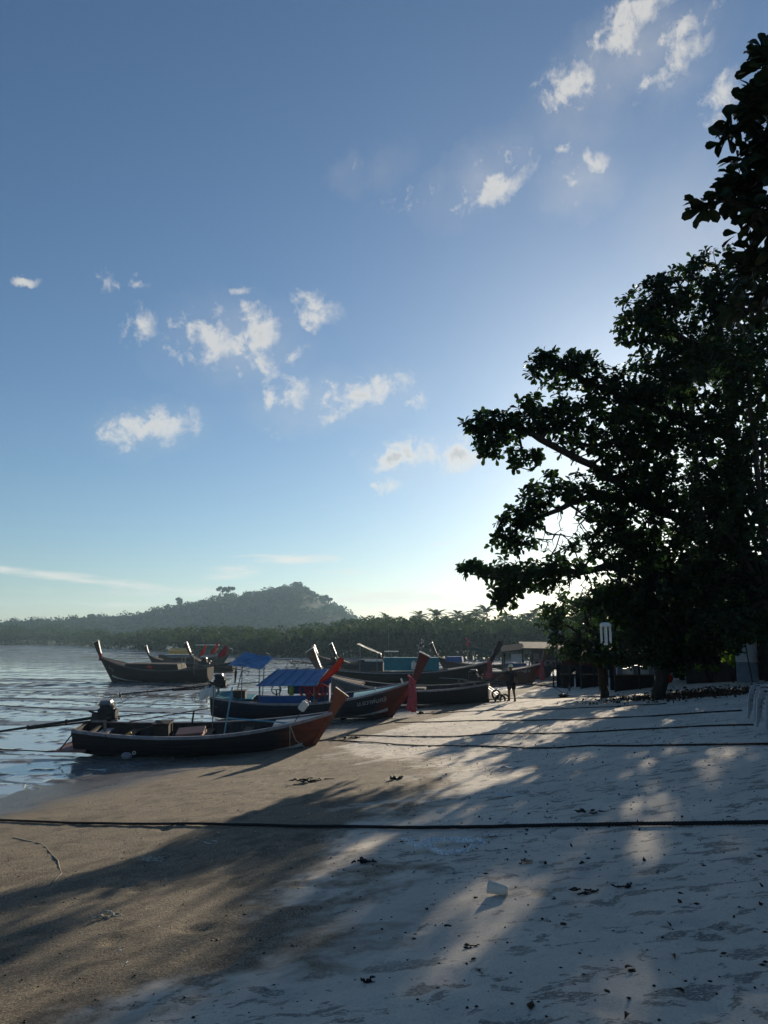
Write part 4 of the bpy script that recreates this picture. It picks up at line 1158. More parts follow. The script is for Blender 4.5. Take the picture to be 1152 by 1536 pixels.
post(boatA, (3.14, .62, .55), (3.22, .62, 1.12), .03, M['wood_dark'], 'mooring_post')
post(boatA, (1.3, .55, .82), (3.9, .62, 1.24), .016, M['wood_dark'], 'bamboo_pole')
post(boatA, (1.5, -.4, .70), (2.6, .6, .86), .018, M['wood'], 'bamboo_pole')
post(boatA, (4.28, -.45, .22), (4.58, -.40, 2.02), .024, M['blue_pole'], 'blue_pole')
post(boatA, (4.42, -.43, 1.14), (6.25, -.15, .92), .024, M['blue_pole'], 'blue_pole')
post(boatA, (3.86, .2, .3), (3.90, .25, 1.9), .016, M['steel'], 'thin_pole')
post(boatA, (6.28, -.30, .85), (6.60, -.30, 1.36), .014, M['wood_dark'], 'jug_stick')
m = MB(); m.box((1.55, -.55, .68), (.36, .07, .06), Euler((0, -.5, .3)).to_quaternion()); m.build('yellow_wedge', M['yellow_tarp'], boatA)
m = MB(); m.tube([HA.pt(.84, 1, -1) + Vector((0, -.06, 0)), HA.pt(.86, .6, -1) + Vector((0, -.03, 0)), HA.pt(.90, .25, -1) + Vector((0, -.05, 0))], .012, 5); m.tube([HA.pt(.84, 1, -1) + Vector((0, -.06, 0)), HA.pt(.838, .5, -1) + Vector((0, -.03, 0)), HA.pt(.836, .15, -1) + Vector((0, -.03, 0))], .010, 5); m.build('bow_rope', M['rope_pale'], boatA)
m = MB(); m.tube([HA.pt(.14, 1, -1) + Vector((0, -.07, 0)), HA.pt(.17, .5, -1) + Vector((0, -.08, -.02)), (1.75, -1.08, .16)], .012, 5); m.build('float_rope', M['rope_thin'], boatA)
p = Wp(boatA, (1.75, -1.08, .06)); fl = empty('float', (p.x, p.y, max(.02, gh(p.x, p.y))), (0, 0, .3), 'white plastic float lying against the nearest boat', 'float')
m = MB(); m.lump((0, 0, .13), (.15, .10, .10), 4, 8, .08); m.build('body', M['rail_grey'], fl, True)
m = MB(); m.torus((.2, 0, .2), .04, .012, Euler((1.5, 0, 0)).to_quaternion(), 10, 5); m.build('handle', M['plastic_white'], fl)
p = Wp(boatA, (6.62, -.30, 1.44)); jerrycan(p, (.1, .65, .2), 'white jerrycan stuck on a stick at the bow of the nearest boat', .80)

# ---- boat C: blue canopy, green foredeck
kC = FPX / 33.0
xC = P(316, 1082, 33.2).x
boatC, HC = make_boat('dark blue longtail boat with blue roof, green foredeck and lettering on the bow', 8.55, 2.0, .78, .78, .24, 1.18, .46,
    dict(hull=bow_paint('hull_c', (.013, .013, .024), (.10, .020, .016), 6.75, .55, .22), bow=M['hull_red'], rail=M['rail_grey'], deck=M['deck_green'], inner=M['inner_blue'], stem=M['maroon'], cap=M['white_paint']), 0, 2, .70, slope=1.5, prow_w=.44)
place(boatC, (xC, 33.6, .0), 0.5, 5.0, -.4)
add_engine(boatC, (.25, .1, 1.28), 4.2, .22)
sheet_cloth('roof', [(1.95, -.85, 1.52), (4.45, -.85, 1.50), (4.85, .75, 1.98), (2.6, .75, 1.98)], M['blue_tarp'], boatC, 10, 6, .03, 3, .03)
m = MB()
for k in range(6): m.bar((2.05 + k * .47, -.83, 1.545), (2.67 + k * .43, .74, 2.0), .03, .02)
m.build('roof_batten', M['blue_panel'], boatC)
for (x, y, zt) in ((2.1, -.75, 1.55), (4.35, -.75, 1.53), (4.7, .65, 1.95), (2.75, .65, 1.95)): post(boatC, (x, y, .45), (x, y, zt), .025, M['steel'], 'roof_post')
m = MB(); m.box((3.05, -.80, .86), (1.95, .04, .42)); m.build('side_panel', M['blue_panel'], boatC)
m = MB(); m.box((4.05, .60, 1.32), (1.9, .04, .75)); m.build('rear_panel', M['blue_panel'], boatC)
m = MB(); m.box((4.95, -.1, 1.10), (.05, 1.2, .62)); m.build('bulkhead', M['inner_blue'], boatC)
m = MB(); m.torus((2.72, -.25, 1.26), .20, .022, Euler((1.35, 0, 0)).to_quaternion(), 18, 6); m.bar((2.54, -.25, 1.26), (2.90, -.25, 1.26), .03, .03); m.bar((2.72, -.25, 1.26), (2.72, -.05, .95), .05, .05); m.build('steering_wheel', M['engine'], boatC)
m = MB(); m.lathe([(.01, 0), (.10, 0), (.10, .30), (.05, .38), (.05, .42), (.01, .42)], (3.35, -.2, 1.02), 10, cap=True); m.build('plastic_bottle', M['lime'], boatC, True)
for k in range(5):
    m = MB(); m.torus((3.98 + .17 * k, -.45 + .04 * (k % 2), 1.20 + .06 * ((k * 7) % 3)), .24 - .03 * (k % 2), .045, Euler((1.3 + .1 * k, .3 * k, .2)).to_quaternion(), 18, 6, 0, .12, k); m.build('net_bundle', M['red_net'], boatC, True)
m = MB()
for k in range(3): m.tube([(3.0 + k * .5, .55, 2.0), (3.15 + k * .5, .35, 2.35), (3.4 + k * .5, .2, 2.28), (3.6 + k * .45, .1, 1.98)], .013, 5)
m.build('roof_hoop', M['steel'], boatC)
sheet_cloth('stern_awning', [(.75, -.75, 2.36), (2.15, -.75, 2.18), (2.50, .65, 2.50), (1.20, .70, 2.72)], M['blue_tarp'], boatC, 10, 8, .10, 8, .012)
for (a, b) in (((1.30, -.55, .70), (1.32, -.55, 2.40)), ((.85, .5, .72), (1.25, .6, 2.62)), ((2.0, .6, .7), (2.1, .6, 2.50)), ((2.05, -.6, .65), (2.05, -.65, 2.22))): post(boatC, a, b, .022, M['steel'], 'awning_post')
m = MB(); m.lathe([(.004, 0), (.03, .10), (.055, .5), (.02, .68), (.008, .72)], (1.05, -.72, 1.55), 8, Euler((0, .08, 0)).to_quaternion()); m.build('folded_umbrella', M['cloth_dark'], boatC, True)
m = MB(); m.box((1.05, 0, .92), (1.4, 1.2, .04)); m.build('stern_deck', M['teal_panel'], boatC)
m = MB(); m.box((1.20, -.35, 1.08), (.50, .40, .30)); m.box((1.2, -.35, 1.25), (.56, .46, .03)); m.build('wooden_box', M['wood_dark'], boatC)
m = MB(); m.box((6.9, .0, HC.zg(.81) + .06), (.05, .05, .22)); m.build('mooring_bitt', M['white_paint'], boatC)
m = MB(); m.box((8.05, -.05, HC.zg(.94) + .10), (.07, .07, .30), Euler((0, -.35, 0)).to_quaternion()); m.build('bow_cleat', M['white_paint'], boatC)
def lettering(root, H, text, t0, t1, v, size, mat, side=-1):
    """painted name laid on the planking"""
    fc = bpy.data.curves.new('painted_name', 'FONT'); fc.body = text; fc.size = size; fc.extrude = .002; fc.align_x = 'CENTER'
    o = bpy.data.objects.new('painted_name', fc); COL.objects.link(o); o.parent = root
    a, b = H.pt(t0, v, side), H.pt(t1, v, side); x = (b - a).normalized() * (1 if side < 0 else -1)
    c = H.pt((t0 + t1) / 2, v + .12, side); lo = H.pt((t0 + t1) / 2, v - .12, side); up = (c - lo); up = (up - x * up.dot(x)).normalized(); nz = x.cross(up)
    mid = (H.pt((t0 + t1) / 2, v, side) * 2 + a + b) / 4
    o.matrix_local = Matrix((x, up, nz)).transposed().to_4x4(); o.location = mid + nz * .03
    fc.materials.append(mat)
    bpy.context.view_layer.update()
    me = bpy.data.meshes.new_from_object(o.evaluated_get(bpy.context.evaluated_depsgraph_get())); mw = o.matrix_local.copy()
    bpy.data.objects.remove(o); bpy.data.curves.remove(fc)
    o = bpy.data.objects.new('painted_name', me); COL.objects.link(o); o.parent = root; o.matrix_local = mw
    if not me.materials: me.materials.append(mat)
    return o
lettering(boatC, HC, 'น.อวาฟนศลิ', .70, .88, .72, .27, M['stripe'])
p = Wp(boatC, HC.pt(.995, .8, -1)); ribbon((p.x - .05, p.y - .02, p.z + .10), 1.45, M['pink'], 'faded pink ribbon hanging from the prow of the boat with the green foredeck', 3, w=.26)
flag(Wp(boatC, (3.9, -.3, .9)), Wp(boatC, (5.45, -.5, 2.62)), 1.35, M['flag'], 'big bright red flag on a slanting cane beside the blue roof', 2, .35, .34)
for k, (x, y, z, ry) in enumerate(((-.32, -.5, 1.10, .1), (-.12, -.55, 1.22, -.1), (.10, -.62, 1.24, .15))):
    jerrycan(Wp(boatC, (x, y, z)), (.05, ry, .3 * k), ['leftmost of three white jerrycans hanging at the stern of the blue roofed boat', 'middle one of three white jerrycans hanging at the stern of the blue roofed boat', 'rightmost of three white jerrycans hanging at the stern of the blue roofed boat'][k], 1.0)
post(boatC, (-.18, -.42, .75), (-.10, -.42, 1.75), .02, M['wood_dark'], 'jug_pole'); post(boatC, (-.45, -.45, 1.36), (.25, -.5, 1.42), .016, M['wood_dark'], 'jug_rail')
for k in range(2):
    m = MB(); m.torus((-.62 + .10 * k, -.4, .98), .19, .014, Euler((1.45, .2 * k, 0)).to_quaternion(), 18, 5); m.build('cable_hoop', M['engine'], boatC)
sheet_cloth('stern_tarp', [(-.05, -.7, .98), (1.1, -.75, .98), (1.1, .4, 1.12), (.1, .4, 1.12)], M['teal_panel'], boatC, 6, 5, .05, 5)

# ---- boat D: far left, bow pointing left
dD = 62.0
boatD, HD_ = make_boat('long dark boat at far left with its bow pointing left and a covered hold', 9.3, 2.1, 1.05, .95, .2, 1.25, .42,
    dict(hull=M['hull_brown'], bow=M['hull_brown'], rail=M['rail_dark'], deck=M['wood_dark'], inner=M['inner'], stem=M['wood_dark'], cap=M['white_paint'], face=M['prow_glint_white']), 0, 1, .70, slope=1.7, prow_w=.42)
xs_ = P(322, 1020, dD).x
place(boatD, (xs_, dD - 1.5, -.05), 169.0, -3, 0)
m = MB(); m.box((4.6, 0, 1.30), (4.6, 1.5, .40), None, 0, .94); m.build('hold_cover', M['wood_dark'], boatD)
m = MB(); m.box((4.7, .78, 1.28), (.35, .03, .14)); m.build('red_patch', M['flag'], boatD)
for k in range(4): post(boatD, (1.0 + .5 * k, .8 * (-1) ** k, .8), (1.0 + .5 * k, .8 * (-1) ** k, 2.0 + .15 * k), .022, M['steel'], 'pole')
add_engine(boatD, (.5, 0, 1.35), 3.6, .4)
lettering(boatD, HD_, 'โชคชัย', .80, .95, .62, .26, M['rail_grey'], 1)
p = Wp(boatD, HD_.pt(1.0, 1, 1)); ribbon((p.x, p.y, p.z + .15), .5, M['flag_dark'], 'short red ribbon round the white tipped prow at far left', 9)
f0 = Wp(boatD, (1.3, .3, 1.2)); flag(f0, P(308, 966, dD), 1.15, M['flag'], 'leftmost bright red flag on an upright cane behind the far left boat', 5, 1.6, .32)
f0 = Wp(boatD, (.6, .2, 1.2)); flag(f0, P(327, 963, dD), 1.3, M['flag'], 'middle red flag on the tallest upright cane behind the far left boat', 7, 2.2, .26)
f0 = Wp(boatD, (.3, -.2, 1.1)); flag(f0, P(338, 968, dD), 1.1, M['flag_dark'], 'dark red flag on the slanting cane at the stern of the far left boat', 8, .9, .5)

# ---- boats behind boat D
def far_boat(label, stern_px, bow_px, depth, D=.8, rise=.8, prow=1.0, mats=None, yaw=0, dy=0.0, red=0.0, zoff=-.05, lean=.45, hullm='hull_brown', detail=1, face=True):
    a = P(stern_px, 960, depth).x; b = P(bow_px, 960, depth + dy).x; L_ = math.hypot(b - a, dy)
    ang = math.degrees(math.atan2(dy, b - a))
    mm = dict(hull=M[hullm], bow=M['hull_red'] if red else M[hullm], rail=M['rail_dark'], deck=M['wood'], inner=M['inner'], stem=M['wood_dark'], cap=M['white_paint'])
    if face: mm['face'] = M['prow_glint_white']
    if mats: mm.update(mats)
    r, H = make_boat(label, L_, max(1.5, L_ * .21), D, rise, .2, prow, lean, mm, red, detail, .72, stripe=False)
    place(r, (a, depth, zoff), ang); return r, H
boatE, HE = far_boat('small far boat with a flat blue and white awning behind the far left boat', 300, 224, 92, .7, .8, 1.1, lean=.5, dy=1.6)
sheet_cloth('awning', [(.6, -.7, 1.25), (4.3, -.8, 1.15), (4.2, .9, 1.45), (.7, .9, 1.5)], M['blue_tarp'], boatE, 8, 6, .05, 4)
m = MB(); m.box((2.4, .4, 1.52), (3.4, .8, .05)); m.build('awning_edge', M['white_paint'], boatE)
boatF, HF = far_boat('far boat with an upright white prow just left of the red flags', 352, 287, 80, .85, .9, 1.35, lean=.55, dy=1.1)
boatF2, HF2 = far_boat('farthest left boat with a yellow tarpaulin over its hold', 240, 305, 118, .8, .6, .7)
sheet_cloth('tarpaulin', [(1.6, -.8, 1.55), (4.6, -.8, 1.55), (4.6, .8, 1.95), (1.6, .8, 1.95)], M['yellow_tarp'], boatF2, 8, 5, .06, 6)
m = MB(); m.box((3.1, -.82, 1.25), (3.0, .03, .55)); m.build('tarpaulin_side', M['yellow_tarp'], boatF2)
boatF3, HF3 = far_boat('far boat with a thin white canopy roof behind the red flags', 275, 345, 108, .8, .6, .6)
m = MB(); m.box((3.4, 0, 2.5), (3.0, 1.6, .06)); m.build('canopy', M['white_paint'], boatF3)
sheet_cloth('windscreen', [(2.0, -.8, 1.3), (3.8, -.8, 1.3), (3.6, .8, 1.9), (2.6, .8, 1.9)], M['green_tarp'], boatF3, 4, 4, .02, 2)
for (x, y) in ((2.0, -.7), (4.8, -.7), (2.0, .7), (4.8, .7)): post(boatF3, (x, y, .6), (x, y, 2.48), .03, M['steel'], 'canopy_post')
boatG, HG = far_boat('small far skiff with a white gunwale above the blue awning', 355, 402, 100, .8, .4, .25)

# ---- boat H: behind the blue roof, white faced prow at left, stern and engine at right
boatH, HH = make_boat('dark boat with tall white faced prow at left and its engine at the right', 8.7, 2.0, .80, .85, .28, 1.25, .55,
    dict(hull=M['hull_black'], bow=M['hull_grey'], rail=M['rail_grey'], deck=M['wood'], inner=M['inner'], stem=M['wood'], cap=M['white_paint'], face=M['prow_glint_white']), 1.6, 2, .74, slope=1.5, prow_w=.46)
sH = ground(737, 1056); place(boatH, (5.25, 39.2, gh(5.25, 39.2) - .12), 168.0, -4.0, 1.0)
add_engine(boatH, (.75, 0, 1.10), 4.6, .25, sweep=.6)
lettering(boatH, HH, 'โยธา', .82, .92, .65, .28, M['rail_grey'], 1)
m = MB(); m.box((-.30, 0, .30), (.75, .9, .05)); m.build('stern_platform', M['wood_dark'], boatH)
for yy in (-.35, .35): post(boatH, (-.6, yy, .32), (.05, yy, .85), .025, M['steel'], 'platform_strut')
for k, (x, z, r_) in enumerate(((-.55, .26, .26), (-.35, .52, .2), (-.75, .24, .24))):
    m = MB(); m.torus((x, .45 - .2 * k, z), r_, .05, Euler((1.5, .15 * k, .5)).to_quaternion(), 18, 7); m.build('tyre_fender', M['engine'], boatH, True)
post(boatH, (3.6, .6, .6), (3.65, .6, 2.05), .025, M['wood'], 'jug_pole')
p = Wp(boatH, (3.65, .6, 1.98)); jerrycan(p, (0, 0, 0.4), 'white jerrycan on a short pole above the middle of the boat by the person', .95)
m = MB(); m.box((3.5, .3, .82), (.7, .6, .10)); m.lump((3.9, .4, .95), (.25, .2, .22), 5, 6, .3); m.build('net_heap', M['rail_dark'], boatH)
m = MB(); m.torus((1.3, .35, 1.12), .17, .035, Euler((1.2, .3, 0)).to_quaternion(), 16, 6); m.build('belt_pulley', M['engine_pale'], boatH)

# ---- boat I: long plank hull with teal cabin side
boatI, HI = far_boat('long plank hulled boat with a teal cabin side and slanting green awning', 503, 736, 53, 1.15, .75, 1.45, dict(rail=M['rail_grey'], stem=M['wood_dark'], cap=M['wood']), 0, 0, 0, -.05, .55, 'hull_brown', 2, False)
def kI(px, z, y=0): return ((px - 503) / FPX * 53 , y, z)
m = MB(); m.box((kI(615, 0)[0], -.55, 1.72), ((655 - 575) / FPX * 53, .06, .85)); m.box((kI(615, 0)[0], .0, 2.13), ((655 - 575) / FPX * 53, 1.2, .05)); m.build('cabin_side', M['teal_panel'], boatI)
m = MB(); m.box((kI(555, 0)[0], 0, 1.65), (1.7, 1.0, .75)); m.build('cabin', M['hull_grey'], boatI)
m = MB(); m.box((kI(560, 0)[0], -.52, 1.95), (1.2, .04, .12)); m.build('white_trim', M['white_paint'], boatI)
sheet_cloth('awning', [(kI(535, 0)[0], -.7, 3.05), (kI(566, 0)[0], -.8, 2.45), (kI(572, 0)[0], .8, 2.40), (kI(538, 0)[0], .8, 3.10)], M['green_tarp'], boatI, 8, 6, .05, 7)
for (a, z) in ((540, 2.95), (565, 2.42)):
    for yy in (-.65, .65): post(boatI, kI(a, .9, yy), kI(a, z, yy), .03, M['steel'], 'awning_post')
m = MB(); m.box(kI(586, 2.55), (.95, .9, .05)); m.build('white_shelf', M['white_paint'], boatI); post(boatI, kI(586, 2.1), kI(586, 2.54), .04, M['steel'], 'shelf_post')
add_engine(boatI, (-.1, 0, 1.55), 2.8, -.35)
post(boatI, kI(582, 1.0, .6), kI(582, 4.4, .6), .015, M['steel'], 'aerial')
m = MB(); rd = random.Random(4)
for k in range(26): m.lump(kI(629 + rd.uniform(-5, 5), 2.15 + rd.uniform(0, 1.3), rd.uniform(-.3, .3)), (.06, .05, .08), k, 4, .3)
m.build('string_of_floats', M['rail_grey'], boatI); post(boatI, kI(629, 2.1), kI(629, 3.5), .02, M['wood_dark'], 'float_pole')
p = Wp(boatI, HI.pt(.985, 1, -1)); ribbon((p.x, p.y - .05, p.z + .05), 1.2, M['pink'], 'pink ribbon hanging from the bare wooden prow beyond the person', 12, w=.24)

# ---- boat J: red bow with white lettering, right of boat I
boatJ, HJ = far_boat('red bowed boat with white lettering lying behind the person', 628, 812, 57, .95, .62, .95, dict(rail=M['rail_grey'], stem=M['hull_red'], cap=M['hull_red']), 0, 2.0, 6.5, -.05, .35, 'hull_red', 2, False)
lettering(boatJ, HJ, 'ล.ปทุมทรัพย์ ๓', .64, .92, .75, .34, M['white_paint'])
p = Wp(boatJ, HJ.pt(.99, 1, -1)); ribbon((p.x, p.y - .05, p.z + .10), 1.35, M['pink'], 'dusty pink ribbon on the prow of the red bowed boat', 15, w=.24)
sheet_cloth('cover', [(1.0, -.7, 1.05), (6.2, -.7, 1.05), (6.2, .7, 1.2), (1.0, .7, 1.2)], M['green_tarp'], boatJ, 10, 5, .06, 3)
post(boatJ, (8.6, .3, 1.1), (8.9, .3, 2.35), .05, M['wood'], 'bow_post')

# ---- more boats behind
boatK, HK = far_boat('far boat with a thin curved white prow behind the red flag', 575, 505, 78, .8, .8, 1.4, lean=.5, dy=1.0)
add_engine(boatK, (.4, 0, 1.3), 2.6, .2)
boatL, HL = far_boat('far boat whose short white prow shows left of the red flag', 560, 477, 88, .8, .7, 1.2, lean=.55, dy=1.4)
boatM, HM = far_boat('far boat with a slanting dark green awning above the wooden boats', 770, 655, 74, .9, .85, 1.3, lean=.5, dy=1.5)
sheet_cloth('awning', [(3.9, -1.0, 2.45), (1.9, -1.0, 2.0), (1.9, 1.0, 2.05), (3.9, 1.0, 2.8)], M['green_tarp'], boatM, 8, 6, .05, 7)
m = MB(); m.box((2.9, .98, 2.25), (2.0, .03, .35), Euler((0, -.2, 0)).to_quaternion()); m.build('awning_valance', M['green_tarp'], boatM)
for (x, y) in ((3.8, -.9), (3.8, .9), (2.0, -.9), (2.0, .9)): post(boatM, (x, y, .7), (x, y, 2.3), .03, M['steel'], 'awning_post')
m = MB(); m.box((5.6, 0, 1.45), (1.6, 1.3, .5), None, 0, .9); m.build('cabin', M['blue_panel'], boatM)
post(boatM, (4.3, 0, 1.0), (4.35, 0, 3.4), .025, M['wood'], 'float_pole')
m = MB()
for k in range(5): m.lump((4.33 + .1 * math.sin(k * 2), .1 * math.cos(k), 2.8 + .15 * k), (.13, .1, .12), k, 5, .3)
m.build('float_bunch', M['pink'], boatM)
boatN, HN = far_boat('last boat on the right with its prow crossing the shack', 760, 832, 66, .8, .6, 1.0, None, 0, 3.0, 0, .05, .3, 'hull_grey', 1, False)

# ------------------------------------------------------------------ person
def skinned(name, pts, edges, radii, mat, parent, root_i=0, sub=2):
    me = bpy.data.meshes.new(name); me.from_pydata([tuple(p) for p in pts], edges, []); me.materials.append(mat)
    o = bpy.data.objects.new(name, me); COL.objects.link(o); o.parent = parent
    sk = o.modifiers.new('skin', 'SKIN'); sk.use_smooth_shade = True
    sl = me.skin_vertices[0] if len(me.skin_vertices) else None
    if sl is None:
        bpy.context.view_layer.objects.active = o; sl = me.skin_vertices[0]
    for i, r_ in enumerate(radii):
        rr = r_ if isinstance(r_, tuple) else (r_, r_); sl.data[i].radius = rr; sl.data[i].use_root = (i == root_i)
    ss = o.modifiers.new('sub', 'SUBSURF'); ss.levels = sub; ss.render_levels = sub
    return o
gp = ground(768, 1053)
man = empty('person', (gp.x, gp.y, gp.z), (0, 0, R(50)), 'person in pale cap, dark shirt and shorts reaching left towards the boat engine', 'person')
# local frame: faces -x (to the left), z up
J = dict(pel=(0, 0, .90), spine=(.0, 0, 1.08), chest=(-.01, 0, 1.28), neck=(-.02, 0, 1.44), headb=(-.04, 0, 1.52), head=(-.05, 0, 1.60), top=(-.045, 0, 1.68),
         nose=(-.145, 0, 1.585), shL=(.02, -.18, 1.37), elL=(.07, -.25, 1.10), wrL=(-.03, -.26, .88), haL=(-.06, -.26, .80),
         shR=(.0, .18, 1.37), elR=(-.17, .36, 1.22), wrR=(-.32, .53, 1.10), haR=(-.365, .58, 1.07),
         hipL=(.0, -.10, .86), knL=(-.03, -.13, .48), anL=(.03, -.16, .09), toL=(-.16, -.19, .035), heL=(.05, -.16, .035),
         hipR=(.0, .10, .86), knR=(-.02, .14, .48), anR=(.05, .17, .09), toR=(-.13, .22, .035), heR=(.07, .16, .035))
RAD = dict(pel=(.15, .12), spine=(.14, .10), chest=(.15, .11), neck=.055, headb=.065, head=(.085, .095), top=.06, nose=.018, shL=.065, elL=.045, wrL=.03, haL=.03, shR=.065, elR=.045, wrR=.03, haR=.03,
           hipL=.09, knL=.06, anL=.042, toL=.03, heL=.035, hipR=.09, knR=.06, anR=.042, toR=.03, heR=.035)
ED = [('pel', 'spine'), ('spine', 'chest'), ('chest', 'neck'), ('neck', 'headb'), ('headb', 'head'), ('head', 'top'), ('head', 'nose'), ('chest', 'shL'), ('shL', 'elL'), ('elL', 'wrL'), ('wrL', 'haL'),
      ('chest', 'shR'), ('shR', 'elR'), ('elR', 'wrR'), ('wrR', 'haR'), ('pel', 'hipL'), ('hipL', 'knL'), ('knL', 'anL'), ('anL', 'toL'), ('anL', 'heL'), ('pel', 'hipR'), ('hipR', 'knR'), ('knR', 'anR'), ('anR', 'toR'), ('anR', 'heR')]
for s_, hd in (('R', (-.65, .74, -.25)), ('L', (-.3, 0, -1))):
    hv = Vector(hd).normalized(); base_ = Vector(J['ha' + s_])
    for k in range(4):
        off = Vector((0, (k - 1.5) * .019, 0)); a = base_ + hv * .045 + off; b = a + hv * (.035 + .006 * (k in (1, 2))) + Vector((0, 0, -.012))
        J[f'f{s_}{k}a'] = tuple(a); J[f'f{s_}{k}b'] = tuple(b); RAD[f'f{s_}{k}a'] = .009; RAD[f'f{s_}{k}b'] = .008
        ED += [('ha' + s_, f'f{s_}{k}a'), (f'f{s_}{k}a', f'f{s_}{k}b')]
    t = base_ + hv * .01 + Vector((0, .04 if s_ == 'L' else -.04, .015)); J[f't{s_}'] = tuple(t); RAD[f't{s_}'] = .010; ED.append(('ha' + s_, f't{s_}'))
ks = list(J); ix = {k: i for i, k in enumerate(ks)}
skinned('body', [J[k] for k in ks], [(ix[a], ix[b]) for a, b in ED], [RAD[k] for k in ks], M['skin'], man)
def sub_skin(name, keys, edges, rad, mat):
    ii = {k: i for i, k in enumerate(keys)}
    skinned(name, [J[k] if k in J else k for k in keys], [(ii[a], ii[b]) for a, b in edges], rad, mat, man)
J['slL'] = tuple(Vector(J['shL']).lerp(Vector(J['elL']), .75)); J['slR'] = tuple(Vector(J['shR']).lerp(Vector(J['elR']), .75)); J['hem'] = (.0, 0, .82)
sub_skin('shirt', ['pel', 'spine', 'chest', 'shL', 'slL', 'shR', 'slR', 'hem'], [('pel', 'spine'), ('spine', 'chest'), ('chest', 'shL'), ('shL', 'slL'), ('chest', 'shR'), ('shR', 'slR'), ('pel', 'hem')],
         [(.19, .145), (.18, .135), (.19, .14), .095, .075, .095, .075, (.195, .15)], M['cloth_dark'])
J['kL'] = tuple(Vector(J['hipL']).lerp(Vector(J['knL']), .85)); J['kR'] = tuple(Vector(J['hipR']).lerp(Vector(J['knR']), .85))
sub_skin('shorts', ['pel', 'hipL', 'kL', 'hipR', 'kR'], [('pel', 'hipL'), ('hipL', 'kL'), ('pel', 'hipR'), ('hipR', 'kR')], [(.18, .14), .12, .105, .12, .105], M['cloth_short'])
m = MB(); m.lathe([(.112, 0), (.114, .05), (.095, .10), (.05, .125), (.004, .13)], (-.05, 0, 1.615), 14); m.box((-.17, 0, 1.625), (.15, .17, .012)); m.build('cap', M['cap'], man, True)
for sy in (-1, 1):
    m = MB(); m.lump((-.04, sy * .098, 1.585), (.025, .012, .035), 3, 5, .05); m.build('ear', M['skin'], man, True)
    m = MB(); m.lump((-.13, sy * .035, 1.60), (.008, .013, .008), 3, 5, .02); m.build('eye', M['engine'], man, True)

# ------------------------------------------------------------------ ropes
def path_on_ground(pix, lift, n=40):
    g_ = [ground(*p) for p in pix]; out = []
    for i in range(len(g_) - 1):
        k = max(2, int(n * (g_[i + 1] - g_[i]).length / 12))
        for j in range(k): out.append(g_[i].lerp(g_[i + 1], j / k))
    out.append(g_[-1])
    wv = min(1.0, g_[0].y / 24); out2 = []
    for q, p in enumerate(out):
        out2.append((p.x + .012 * math.sin(q * .7), p.y + .02 * math.sin(q * .37) + wv * .16 * float(fbm(p.x * .5, p.y * .5 + q * .01, 91, 3))))
    A_ = np.array(out2); Z_ = beach_h(A_[:, 0], A_[:, 1]); ker = np.array([.25, .5, .25]); Z_ = np.concatenate([Z_[:1], np.convolve(Z_, ker, 'valid'), Z_[-1:]])
    return [Vector((A_[q, 0], A_[q, 1], max(Z_[q], .02) + lift)) for q in range(len(A_))]
def rope(pix, r, label, mat, twisted=False, lift=None):
    pts = path_on_ground(pix, r * 1.1 if lift is None else lift)
    m = MB()
    if twisted:
        # resample finely, then three strands round the centre line
        L_ = [0]
        for a, b in zip(pts, pts[1:]): L_.append(L_[-1] + (b - a).length)
        n = int(L_[-1] / .016); fx = np.linspace(0, L_[-1], n)
        X = np.interp(fx, L_, [p.x for p in pts]); Y = np.interp(fx, L_, [p.y for p in pts]); Z = np.interp(fx, L_, [p.z for p in pts])
        for s_ in range(3):
            ph = fx / .11 * 2 * math.pi + s_ * 2.094
            m.tube([Vector((X[i], Y[i] + math.cos(ph[i]) * r * .48, Z[i] + math.sin(ph[i]) * r * .48)) for i in range(n)], r * .56, 5)
    else: m.tube(pts, r, 5)
    o = m.build('mooring_rope', mat, None, True); o['label'] = label; o['category'] = 'rope'; o['group'] = 'mooring ropes across the beach and mud'
    return o
rope([(-60, 1232), (0, 1233), (300, 1239), (600, 1243), (780, 1243), (900, 1240), (1160, 1236), (1230, 1235)], .020, 'thick twisted dark rope stretched right across the foreground sand', M['rope'], True)
rope([(476, 1110), (560, 1114), (760, 1122), (900, 1121), (1160, 1118), (1220, 1117)], .016, 'dark rope running from the nearest boat bow to the right edge', M['rope_thin'])
rope([(520, 1103), (640, 1105), (760, 1101), (900, 1098), (1130, 1089)], .016, 'second rope up the beach, just beyond the nearest boat rope', M['rope_thin'])
rope([(592, 1084), (700, 1082), (850, 1080), (1000, 1074), (1112, 1067)], .017, 'rope from the green decked boat ending near the plastic chairs', M['rope_thin'])
rope([(624, 1071), (740, 1066), (860, 1063), (1000, 1056)], .014, 'thin rope from the hanging pink ribbon towards the leaf litter', M['rope_thin'])
rope([(742, 1049), (770, 1048), (850, 1047), (960, 1044)], .018, 'rope passing behind the feet of the standing person', M['rope_thin'])
rope([(-30, 1060), (0, 1062), (80, 1067), (170, 1071), (330, 1076)], .022, 'dark rope on the mud passing behind the nearest engine', M['rope_thin'], False, .10)
rope([(-30, 1048), (0, 1050), (60, 1051), (150, 1057), (312, 1062)], .020, 'dark rope on the mud second above the nearest engine', M['rope_thin'], False, .08)
rope([(-30, 1036), (0, 1037), (150, 1043), (305, 1050)], .020, 'mud rope just below the long propeller shaft of the blue roofed boat', M['rope_thin'], False, .08)
rope([(-30, 1017), (0, 1019), (160, 1026), (300, 1034)], .022, 'uppermost dark rope across the mud at left', M['rope_thin'], False, .08)
rope([(-30, 1127), (0, 1128), (70, 1131), (128, 1132)], .018, 'rope on the wet mud reaching the platform of the nearest boat', M['rope_thin'], False, .06)
